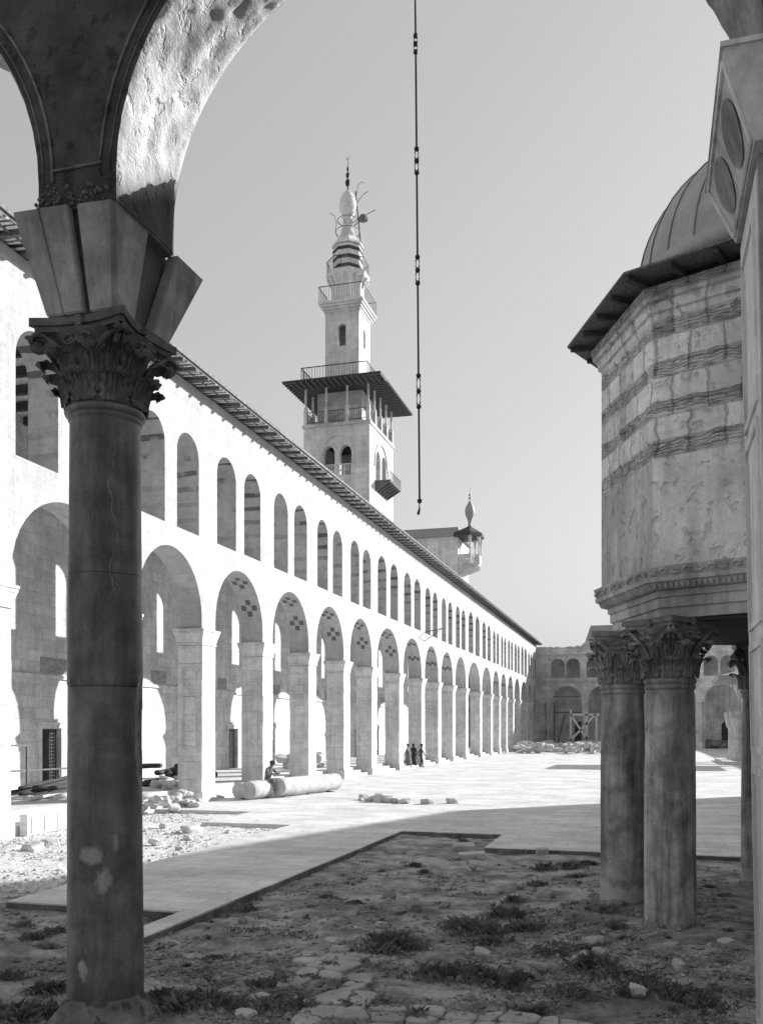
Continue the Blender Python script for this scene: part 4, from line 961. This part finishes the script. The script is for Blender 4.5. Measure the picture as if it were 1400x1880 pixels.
# ------------------------------------------------------------------ ablution pavilion in the court
pv = thing('ablution_pavilion', 'small flat-roofed ablution pavilion on stout pale columns, beyond the treasury columns', 'pavilion', (11.5, 86, 0))
b = MB(); b.box(6.0, 18, 80.5, 91.5, -.05, .25); b.build('platform', M['floor'], pv)
for (x, y) in ((7.3, 83), (15.8, 83), (7.3, 88.5), (15.8, 88.5), (11.5, 83), (7.3, 86.2)):
    b = MB(); b.lathe(x, y, [(.5, .25), (.45, .4), (.38, .6), (.36, 2.9), (.55, 3.2), (.62, 3.9)], 16); b.box(x-.65, x+.65, y-.65, y+.65, 3.9, 4.4)
    for s in (-.45, .45): b.box(x+s-.06, x+s+.06, y-.06, y+.06, 4.4, 7.0)
    b.build('column', M['drum'], pv, smooth=True, angle=35)
b = MB(); b.hexa([(5.6, 80.8, 7.0), (17.6, 80.8, 7.0), (17.6, 89.4, 7.0), (5.6, 89.4, 7.0), (5.6, 80.8, 7.35), (17.6, 80.8, 7.35), (17.6, 89.4, 7.35), (5.6, 89.4, 7.35)])
b.hexa([(5.7, 80.9, 7.355), (17.5, 80.9, 7.355), (17.5, 89.3, 7.355), (5.7, 89.3, 7.355), (9, 84, 8.3), (14, 84, 8.3), (14, 88, 8.3), (9, 88, 8.3)]); b.build('roof', M['tile'], pv)

# ------------------------------------------------------------------ loose things
def rockmesh(seed, sub=2, flat=.7):
    bm = bmesh.new(); bmesh.ops.create_icosphere(bm, subdivisions=sub, radius=1)
    for v in bm.verts:
        c = v.co; q = Vector([math.copysign(abs(t)**.45, t) for t in c])
        v.co = c.lerp(q, .75)*(1+.28*noise.noise(c*1.3+Vector((seed*5, 0, 0)))+.12*noise.noise(c*3.5+Vector((seed, 3, 0)))); v.co.z *= flat
    me = bpy.data.meshes.new('rock'); bm.to_mesh(me); bm.free(); return me
RM = {}
for mk in ('rock', 'rockd'):
    RM[mk] = []
    for s in range(7): me = rockmesh(s+(10 if mk == 'rock' else 0)); me.materials.append(M[mk]); RM[mk].append(me)
def rock(p, size, mk, name, label, group, cat='stone', sq=None):
    o = bpy.data.objects.new(name, rnd.choice(RM[mk])); col.objects.link(o)
    s = size*.5; o.scale = (s*rnd.uniform(.8, 1.3), s*rnd.uniform(.8, 1.2), s*rnd.uniform(.6, 1.0)) if not sq else (s*sq[0], s*sq[1], s*sq[2])
    o.rotation_euler = (rnd.uniform(-.3, .3), rnd.uniform(-.3, .3), rnd.uniform(0, 6.28)); o.location = (p[0], p[1], p[2]+o.scale[2]*.45)
    return tag(o, label, cat, group)
# rubble by the first pier, far rubble banks, scattered stones
for i in range(34):
    x = rnd.uniform(-17.7, -16.2); y = rnd.uniform(29.2, 32.3); h = max(0, .7-abs(x+17.0)*.5)*rnd.random()
    rock((x, y, -.05+h*.8), rnd.uniform(.2, .45), 'rock', 'rubble_stone', 'pale broken stone in the heap beside the nearest pier', 'rubble stones heaped beside the nearest pier')
for i in range(120):
    px = rnd.uniform(945, 1035) if i < 55 else rnd.uniform(1035, 1112); base = G(px, rnd.uniform(1376, 1384) if px < 1035 else rnd.uniform(1374, 1385))
    rock((base[0], base[1], rnd.uniform(0, .9)), rnd.uniform(.5, 1.25), 'rock', 'rubble_stone', 'pale block in the long rubble bank in front of the far arcade', 'rubble blocks banked before the far arcade')
for i in range(40):
    px = rnd.uniform(1262, 1345); base = G(px, rnd.uniform(1372, 1374))
    rock((base[0], base[1], rnd.uniform(0, .5)), rnd.uniform(.8, 1.7), 'rockd', 'rubble_stone', 'dull stone in the low rubble row behind the ablution pavilion', 'dull rubble stones at the foot of the far arcade')
PL = ['leftmost larger stone of the row on the sunlit paving', 'small stone second in the row on the sunlit paving', 'third stone of the row on the sunlit paving', 'largest stone, darkest in the middle of the row on the sunlit paving', 'stone right of the largest one in the row on the paving', 'low stone near the right end of the row on the paving', 'last stone at the right end of the close row on the paving', 'single stone apart, midway between the row and the farthest stone', 'single stone farthest right on the sunlit paving', 'tiny stone at the far left tip of the row on the paving']
for k, (px, py, s) in enumerate([(668, 1468, .42), (676, 1471, .3), (690, 1470, .5), (703, 1472, .62), (716, 1473, .5), (728, 1474, .34), (741, 1475, .4), (783, 1476, .45), (829, 1475, .4), (662, 1470, .22)]):
    rock(G(px, py), s, 'rock', 'paving_rock', PL[k], 'loose stones in a row on the sunlit paving')
FL = ['large pale stone standing on the sunlit gravel right of the tall column', 'small stone just below the large one on the sunlit gravel', 'stone close to the tall column on the sunlit gravel', 'stone near the paving corner on the sunlit gravel', 'right one of two rough stones at the far left of the gravel', 'left one of two rough stones at the far left of the gravel', 'low stone touching the tall column outline on the gravel', 'smallest stone near the shadow edge on the gravel', 'small stone toward the paving edge on the gravel']
for k, (px, py, s) in enumerate([(350, 1527, .5), (345, 1541, .25), (300, 1520, .3), (470, 1512, .3), (90, 1552, .4), (60, 1560, .5), (285, 1550, .3), (330, 1560, .2), (420, 1530, .2)]):
    p = G(px, py, -.1); rock(p, s, 'rock', 'field_stone', FL[k], 'stones on the sunlit gravel')
spots = [(575, 1665, .22, 'flat stone near the paving kerb'), (705, 1608, .2, 'low stone left of the two pale slabs'), (715, 1653, .26, 'brown flat stone below the kerb line'), (760, 1672, .34, 'broad flattish rock in the middle of the bare earth'), (815, 1665, .2, 'rounded rock right of the broad flat one'), (730, 1678, .28, 'flat rock left of the broad flat one'),
         (700, 1700, .2, 'small pale stone at the left end of a weed patch'), (885, 1755, .24, 'pale stone between two weed patches'), (1090, 1750, .3, 'larger pale lump in the weeds before the treasury columns'), (1100, 1768, .2, 'small pale lump below the larger one before the treasury columns'), (1063, 1770, .22, 'pale stone at the left of the lumps before the treasury columns'), (1172, 1690, .18, 'stone close to the foot of the nearest treasury column'),
         (1130, 1678, .24, 'angular stone between the treasury column feet'), (1140, 1707, .2, 'small stone left of the nearest treasury column'), (1230, 1760, .22, 'pale stone in front of the nearest treasury column'), (1330, 1755, .22, 'pale stone near the right edge'), (1170, 1830, .24, 'pale stone low on the right'), (1245, 1790, .2, 'pale stone right of the weeds, low on the right'),
         (520, 1815, .2, 'pale stone at the foot of the dry stalks'), (480, 1840, .26, 'pale stone right of the dark column foot'), (70, 1735, .16, 'small stone at the left edge of the earth'), (45, 1660, .2, 'round stone at the tip of the paved strip'), (610, 1735, .26, 'pale block at the head of the old stone path'), (445, 1698, .2, 'flat stone below the kerb end')]
for (px, py, s, lab) in spots:
    p = G(px, py, -.12); p.z = gh(p.x, p.y); rock(p, s*.8, 'rock' if 'pale' in lab else 'rockd', 'loose_stone', lab, 'loose stones on the shaded earth')
for (px, py, s, lab) in [(905, 1868, .2, None), (452, 1866, .2, 'pale lump of stone at the bottom edge right of the dark column')]:
    if lab: p = G(px, py, -.12); rock(p, s, 'rock', 'loose_stone', lab, None)
for (px, py, sx, sy, lab) in [(851, 1560, .55, .42, 'pale squared slab leaning on the weeds, the farther of two on the dirt'), (866, 1576, .62, .3, 'pale flat slab lying on the dirt, the nearer of two'), (995, 1568, .3, .22, 'small pale slab by the paving edge, left of the treasury columns')]:
    p = G(px, py, -.1); m = MB(); m.cbox(p.x-sx/2, p.x+sx/2, p.y-sy/2, p.y+sy/2, -.12, .04, .02); o = m.build('stone_slab', M['drum'], org=(p.x, p.y, -.1)); o.rotation_euler = (R(4), R(-3), R(12)); tag(o, lab, 'slab')
# fallen column drums
def drum(a, q, r, label, name='column_drum'):
    a = Vector(a); q = Vector(q); d = (q-a); n = 14; m = MB()
    pts = [a+d*.0]+[a+d*(i/n) for i in range(0, n+1)]+[q]
    L = d.length; pts = [a, a+d*(.02/L)]+[a+d*((.06+(L-.12)*i/n)/L) for i in range(n+1)]+[q-d*(.02/L), q]
    rs = [r*.93, r*.98]+[r*(1+.012*nz(i*.7, 3)) for i in range(n+1)]+[r*.98, r*.93]
    m.tube(pts, rs, 36); o = m.build(name, M['drum'], org=a, smooth=True, angle=40); tag(o, label, 'column drum', 'fallen column drums by the arcade'); return o
rD = .39
drum((-15.05, 36.5, rD+.06), (-14.1, 41.3, rD+.06), rD, 'longest fallen column drum, beside the seated man')
drum((-15.75, 35.0, rD), (-15.5, 36.5, rD), rD*.98, 'short fallen column drum in front of the seated man')
drum((-16.3, 35.3, rD*.9), (-16.0, 36.6, rD*.9), rD*.9, 'short fallen column drum half hidden, nearest the first pier')
for k, t in enumerate((.08, .5, .85)):
    x = -15.05+.95*t+.1; y = 36.5+4.8*t; rock((x, y, 0), .34, 'rockd', 'prop_stone', 'flat stone wedged under the longest fallen drum', 'wedge stones under the longest drum', sq=(1.4, 1, .25))
# timbers and logs under the portico
def log(a, q, r, mat, label, group, name='timber_log'):
    m = MB(); a = Vector(a); q = Vector(q); n = 6; m.tube([a+(q-a)*i/n+Vector((0, 0, .03*nz(i, a.x*3))) for i in range(n+1)], [r*(1+.15*nz(i*1.3, a.y)) for i in range(n+1)], 9)
    tag(m.build(name, mat, org=a, smooth=True), label, 'log', group)
for i in range(16):
    x = -18.8-rnd.random()*2.2; y = rnd.uniform(34, 36.6); z = .6+(i % 4)*.24
    log((x, y, z), (x+rnd.uniform(-.5, .5)-.2, y+rnd.uniform(2.0, 3.4), z+rnd.uniform(-.1, .15)), rnd.uniform(.1, .18), M['tdark'], 'dark rough log in the pile under the second arch, right of the tall column', 'dark logs piled under the arcade')
for i in range(10):
    x = -19.2-rnd.random()*1.5; y = rnd.uniform(25.5, 28); z = .58+(i % 3)*.16
    log((x, y, z), (x+rnd.uniform(-.6, .6), y+rnd.uniform(2, 4), z+rnd.uniform(-.05, .4)), rnd.uniform(.06, .12), M['tdark'] if i % 3 else M['slat'], 'roof timber on the portico floor seen at the far left of the tall column', 'timbers on the portico floor at the left')
for i in range(16): rock((rnd.uniform(-19.5, -18.2), rnd.uniform(33, 36), .5+.25*rnd.random()), rnd.uniform(.3, .6), 'rock', 'rubble_stone', 'pale stone among the dark logs under the arcade', 'pale stones among the logs')
for i in range(14): rock((rnd.uniform(-21.5, -19.2), rnd.uniform(51, 56), .5+.7*rnd.random()), rnd.uniform(.4, .9), 'rock', 'rubble_stone', 'pale stone heaped inside the portico behind the fourth pier', 'pale stones inside the portico')
b = MB()                                      # wooden rail at the far left
b.beam((-20.6, 24.6, 1.5), (-20.6, 31, 1.45), .04, .06); b.beam((-20.6, 24.6, 2.35), (-20.6, 27.4, 2.35), .05, .06)
for y in (24.7, 26.2, 27.4, 29.2, 31): b.beam((-20.6, y, .5), (-20.6, y, 2.3 if y < 28 else 1.5), .07, .07)
tag(b.build('wooden_rail', M['timber'], org=(-20.6, 27.5, .5)), 'thin wooden rail fence under the arcade at the far left', 'fence')
b = MB(); b.cbox(-17.1, -16.85, 22.4, 25.6, -.12, .48, .02)
for k in range(5): b.box(-16.852, -16.83, 22.6+k*.6, 22.66+k*.6, -.05, .42)
tag(b.build('carved_panel', M['pier'], org=(-17, 24, 0)), 'low carved stone panel closing the step at the far left arch', 'stone panel')
# trestle scaffold before the far arcade
sf = thing('trestle_scaffold', 'cross-braced wooden trestle scaffold standing before the far dark arch', 'scaffold', (-10.5, UE-6, 0))
def fp(px, py, U): x = onU(px, U); Yv = U*CA-x*SA; return Vector((x, U, EYE+(HOR-py)*Yv/F))
U_ = UE-6
for (a, q) in (((1047, 1374), (1047, 1303)), ((1076, 1374), (1076, 1306)), ((1046, 1312), (1100, 1312)), ((1048, 1314), (1080, 1362)), ((1046, 1360), (1092, 1312)), ((1094, 1374), (1094, 1312))):
    m = MB(); m.beam(fp(*a, U_), fp(*q, U_), .3, .3); m.build('pole', M['slat'], sf)
for (a, q) in (((1017, 1374), (1017, 1290)), ((1015, 1308), (1066, 1308)), ((1022, 1370), (1036, 1312)), ((1015, 1279), (1064, 1279))):
    m = MB(); m.beam(fp(*a, UE-1), fp(*q, UE-1), .22, .22); m.build('pole', M['timber'], sf)
# iron bracket arm on the arcade
b = MB(); b.tube([(-D, 71.5, 10.6), (-D+1.5, 71.0, 10.8)], .035, 6); b.tube([(-D, 71.5, 9.9), (-D+1.45, 71.0, 10.75)], .025, 6)
tag(b.build('iron_bracket', M['grille'], org=(-D, 71.5, 10.6)), 'thin iron bracket arm projecting from the arcade above its piers', 'bracket')

# ------------------------------------------------------------------ people
def person(loc, face, joints, label, mat, robe=None, scale=1.0):
    """joints: dict name->(x,y,z,radius) in a body frame facing +Y; one continuous skinned surface"""
    J_ = joints; names = list(J_); me = bpy.data.meshes.new('person')
    E_ = [('pelvis', 'waist'), ('waist', 'chest'), ('chest', 'neck'), ('neck', 'head0'), ('head0', 'head1'), ('chest', 'shl'), ('shl', 'ell'), ('ell', 'wrl'), ('wrl', 'hal'), ('chest', 'shr'), ('shr', 'elr'), ('elr', 'wrr'), ('wrr', 'har'),
          ('pelvis', 'hil'), ('hil', 'knl'), ('knl', 'anl'), ('anl', 'tol'), ('pelvis', 'hir'), ('hir', 'knr'), ('knr', 'anr'), ('anr', 'tor')]
    me.from_pydata([Vector(J_[n][:3])*scale for n in names], [(names.index(a), names.index(q)) for a, q in E_], [])
    o = bpy.data.objects.new('person', me); col.objects.link(o); o.location = loc; o.rotation_euler = (0, 0, face)
    sk_ = o.modifiers.new('Skin', 'SKIN')
    if not me.skin_vertices: me.attributes.new  # layer is created with the modifier
    if me.skin_vertices:
        d = me.skin_vertices[0].data
        for i, n in enumerate(names): d[i].radius = (J_[n][3]*scale, J_[n][3]*scale*(.75 if n in ('chest', 'waist', 'pelvis') else 1)); d[i].use_root = (n == 'pelvis')
    ss = o.modifiers.new('Sub', 'SUBSURF'); ss.levels = 2; ss.render_levels = 2
    me.materials.append(mat); ORG[o.name] = Vector((0, 0, 0)); tag(o, label, 'person', 'people in the court')
    if robe:
        m = MB(); m.lathe(0, 0, [(r*scale, z*scale) for r, z in robe], 16, fn=lambda a, z, r: .018*math.sin(a*5)*max(0, 1-z)); g = m.build('robe', mat, smooth=True); g.parent = o
    m = MB(); h = J_['head1']; x, y, z = h[0]*scale, h[1]*scale, h[2]*scale
    m.lathe(x, y-.01, [(.1*scale, z-.02), (.118*scale, z+.03), (.11*scale, z+.1), (.05*scale, z+.14)], 12, cap=True); g = m.build('headcloth', M['cloth1'], smooth=True); g.parent = o
    return o
def standing(sw=0.0, st=.12, arm=.1):
    return {'pelvis': (0, 0, .95, .15), 'waist': (0, 0, 1.1, .13), 'chest': (0, 0, 1.34, .16), 'neck': (0, .01, 1.5, .055), 'head0': (0, .02, 1.58, .085), 'head1': (0, .03, 1.67, .095),
            'shl': (-.18, 0, 1.42, .065), 'ell': (-.25, -.02+arm, 1.14, .048), 'wrl': (-.24, .08+arm, .9, .034), 'hal': (-.24, .1+arm, .82, .035),
            'shr': (.18, 0, 1.42, .065), 'elr': (.25, -.04-arm, 1.14, .048), 'wrr': (.24, .04-arm, .9, .034), 'har': (.24, .05-arm, .82, .035),
            'hil': (-.09, 0, .88, .1), 'knl': (-.1, st, .48, .07), 'anl': (-.1, st*.9, .08, .045), 'tol': (-.1, st*.9+.16, .03, .035),
            'hir': (.09, 0, .88, .1), 'knr': (.1, -st*.2, .48, .07), 'anr': (.1, -st, .1, .045), 'tor': (.1, -st+.15, .03, .035)}
person(G(749, 1409), 1.2, standing(), 'grey-clad person standing at the left of the three by the eighth pier', M['cloth2'], [(.3, .12), (.26, .5), (.2, .95), (.17, 1.2)])
person(G(758.5, 1408), .3, standing(st=.18), 'person in long dark robe standing in the middle of the three by the pier', M['cloth1'], [(.3, .12), (.26, .5), (.21, .95), (.18, 1.3)])
person(G(773, 1409), -1.2, standing(arm=.22), 'person in dark trousers and pale jacket at the right of the three by the pier', M['cloth1'])
sit = {'pelvis': (0, 0, 0, .16), 'waist': (0, .03, .16, .14), 'chest': (0, .1, .4, .17), 'neck': (0, .17, .55, .06), 'head0': (0, .22, .62, .085), 'head1': (0, .27, .69, .098),
       'shl': (-.19, .12, .47, .07), 'ell': (-.25, .3, .26, .05), 'wrl': (-.14, .5, .3, .036), 'hal': (-.1, .56, .32, .036),
       'shr': (.19, .12, .47, .07), 'elr': (.25, .3, .26, .05), 'wrr': (.14, .5, .28, .036), 'har': (.1, .56, .3, .036),
       'hil': (-.1, .05, -.02, .11), 'knl': (-.15, .48, .06, .075), 'anl': (-.14, .45, -.36, .05), 'tol': (-.14, .6, -.4, .038),
       'hir': (.1, .05, -.02, .11), 'knr': (.15, .48, .06, .075), 'anr': (.14, .45, -.36, .05), 'tor': (.14, .6, -.4, .038)}
person((-15.55, 36.6, .72), -1.9, sit, 'man in a grey coat sitting hunched between the fallen column drums', M['cloth2'], scale=1.05)

# ------------------------------------------------------------------ weeds and gravel
CL = [(850, 1800, 1.0), (800, 1795, .8), (905, 1805, .9), (940, 1815, .6), (960, 1800, .5), (880, 1715, 1.2), (845, 1705, .9), (930, 1690, 1.0), (960, 1715, .9), (900, 1740, .7), (720, 1735, 1.1), (700, 1750, .8), (760, 1745, .6), (985, 1630, .7), (1000, 1600, .8), (940, 1660, .7), (1050, 1600, .8), (1080, 1590, .7), (1060, 1620, .6),
      (1085, 1785, 1.0), (1060, 1765, .8), (1130, 1800, .7), (1180, 1815, .8), (1160, 1830, .6), (1040, 1830, .8), (1240, 1830, .9), (1290, 1845, .8), (850, 1545, .5), (840, 1538, .6), (900, 1533, .5), (800, 1530, .4), (760, 1590, .6), (780, 1600, .5), (560, 1800, .5), (480, 1810, .6), (330, 1850, 1.0), (380, 1845, .9), (420, 1850, .7), (300, 1830, .6), (500, 1855, .9), (540, 1850, .7), (650, 1660, .4), (600, 1650, .5), (450, 1672, .7), (430, 1660, .4),
      (30, 1870, 1.0), (80, 1865, .8), (95, 1815, .8), (60, 1720, .6), (100, 1710, .6), (40, 1700, .5), (90, 1740, .5), (20, 1790, .6), (300, 1690, .7), (280, 1680, .5), (400, 1760, .4), (345, 1775, .3), (700, 1600, .3), (1300, 1640, .4), (1330, 1660, .4), (1130, 1720, .6), (1110, 1690, .6), (1150, 1745, .5), (1350, 1580, .4), (1310, 1580, .4), (1000, 1760, .5), (700, 1850, .5), (760, 1870, .6), (640, 1850, .4), (980, 1860, .6)]
b = MB()
def tuft(p, size, n):
    for k in range(n):
        a = rnd.uniform(0, 6.283); r0 = min(size*.55, abs(rnd.gauss(0, size*.2)))*(1+.5*nz(math.cos(a)*2+p.x*3, math.sin(a)*2, p.y)); x = p.x+r0*math.cos(a)*1.4; y = p.y+r0*math.sin(a); z = gh(x, y)-.01
        h = size*rnd.uniform(.05, .24)*max(.25, 1-r0/(size*.55)); ln = rnd.uniform(.3, 1.2)*h; d = rnd.uniform(0, 6.283); w_ = rnd.uniform(.0016, .0045)+.006*(rnd.random() < .12)
        dx, dy = math.cos(d), math.sin(d); px_, py_ = -dy*w_, dx*w_
        m_ = (x+dx*ln*.4, y+dy*ln*.4, z+h*.7); t_ = (x+dx*ln, y+dy*ln, z+h*rnd.uniform(.7, 1.1))
        b.add([(x-px_, y-py_, z), (x+px_, y+py_, z), (m_[0]+px_*1.3, m_[1]+py_*1.3, m_[2]), t_, (m_[0]-px_*1.3, m_[1]-py_*1.3, m_[2])], [(0, 1, 2, 3, 4)])
for (px, py, s) in CL: tuft(G(px, py, -.12), s, int(480*s))
for i in range(420):
    px = rnd.uniform(0, 1400); py = rnd.uniform(1560, 1880); p = G(px, py, -.12)
    if p.x < -6.7 and (p.x > -10.45 or py < 1660) or p.y > 22.3 or (p.y < 9.4 and abs(p.x+5.5) < .6): continue
    if nz(p.x*.8, p.y*.8, 40) < -.1: continue
    tuft(p, rnd.uniform(.15, .55), 34)
tag(b.build('weeds', M['weed'], fix=False), 'low dark weeds and grass tufts growing over the shaded earth', 'weeds', kind='stuff')
for (px, py, lab) in [(505, 1812, 'bent dry stalks of a dead weed left of the old stone path'), (527, 1815, 'tall upright dry stalk beside the old stone path'), (865, 1790, 'thin dry plant standing up at the near weed patch')]:
    p = G(px, py, -.12); m = MB()
    for k in range(7):
        a = rnd.uniform(0, 6.28); l_ = rnd.uniform(.05, .16); h = rnd.uniform(.12, .3); m.tube([(p.x, p.y, -.14), (p.x+math.cos(a)*l_*.4, p.y+math.sin(a)*l_*.4, -.12+h*.7), (p.x+math.cos(a)*l_, p.y+math.sin(a)*l_, -.12+h)], [.006, .005, .003], 5)
        for q in range(4):
            t = .3+q*.18; x, y, z = p.x+math.cos(a)*l_*t, p.y+math.sin(a)*l_*t, -.12+h*t; d = rnd.uniform(0, 6.28); m.add([(x, y, z), (x+.03*math.cos(d), y+.03*math.sin(d), z+.015), (x+.05*math.cos(d+.3), y+.05*math.sin(d+.3), z), (x+.03*math.cos(d+.6), y+.03*math.sin(d+.6), z-.01)], [(0, 1, 2, 3)])
    tag(m.build('dry_plant', M['weed'], org=(p.x, p.y, -.12)), lab, 'plant')
clods = MB()
b = MB(); oc = [(1, 0, 0), (0, 1, 0), (-1, 0, 0), (0, -1, 0), (0, 0, 1), (0, 0, -.6)]; of = [(0, 1, 4), (1, 2, 4), (2, 3, 4), (3, 0, 4), (1, 0, 5), (2, 1, 5), (3, 2, 5), (0, 3, 5)]
def pebble(x, y, s, b=None):
    b = b or globals()['b']
    z = gh(x, y)+s*.2; a = rnd.random()*3; ca, sa = math.cos(a), math.sin(a); q = [(rnd.uniform(.7, 1.2)) for _ in range(6)]
    b.add([(x+s*(v[0]*ca-v[1]*sa)*q[i], y+s*(v[0]*sa+v[1]*ca)*q[i], z+s*.7*v[2]*q[i]) for i, v in enumerate(oc)], of)
for i in range(5200):
    x = rnd.uniform(-16.9, -10.5); y = rnd.uniform(14.5, 31.8)
    if (x > -13.4 and y > 26.2) or y > 30 and x > -16.5: continue
    if nz(x*.6, y*.6, 11) < -.15: continue
    pebble(x, y, rnd.choice([.015, .02, .025, .035, .05]))
tag(b.build('gravel', M['rock'], fix=False), 'pale gravel strewn on the sunlit ground beside the arcade', 'gravel', kind='stuff')
b = MB()
for i in range(7000):
    px = rnd.uniform(0, 1400); py = 1560+330*math.sqrt(rnd.random()); p = G(px, py, -.12)
    if p.x < -6.7 and (p.x > -10.45 and p.y > 13.2) or p.y > 22.3: continue
    if nz(p.x*.9, p.y*.9, 31) < -.05: continue
    pebble(p.x+rnd.uniform(-.2, .2), p.y+rnd.uniform(-.2, .2), rnd.choice([.02, .03, .04, .06]), clods)
    pebble(p.x, p.y, rnd.choice([.008, .012, .016, .022, .03, .045]))
tag(b.build('pebbles', M['rockd'], fix=False), 'small dull pebbles and crumbs scattered over the shaded earth', 'gravel', kind='stuff')

tag(clods.build('clods', M['earth'], fix=False), 'lumps of dry soil scattered over the shaded earth', 'soil', kind='stuff')
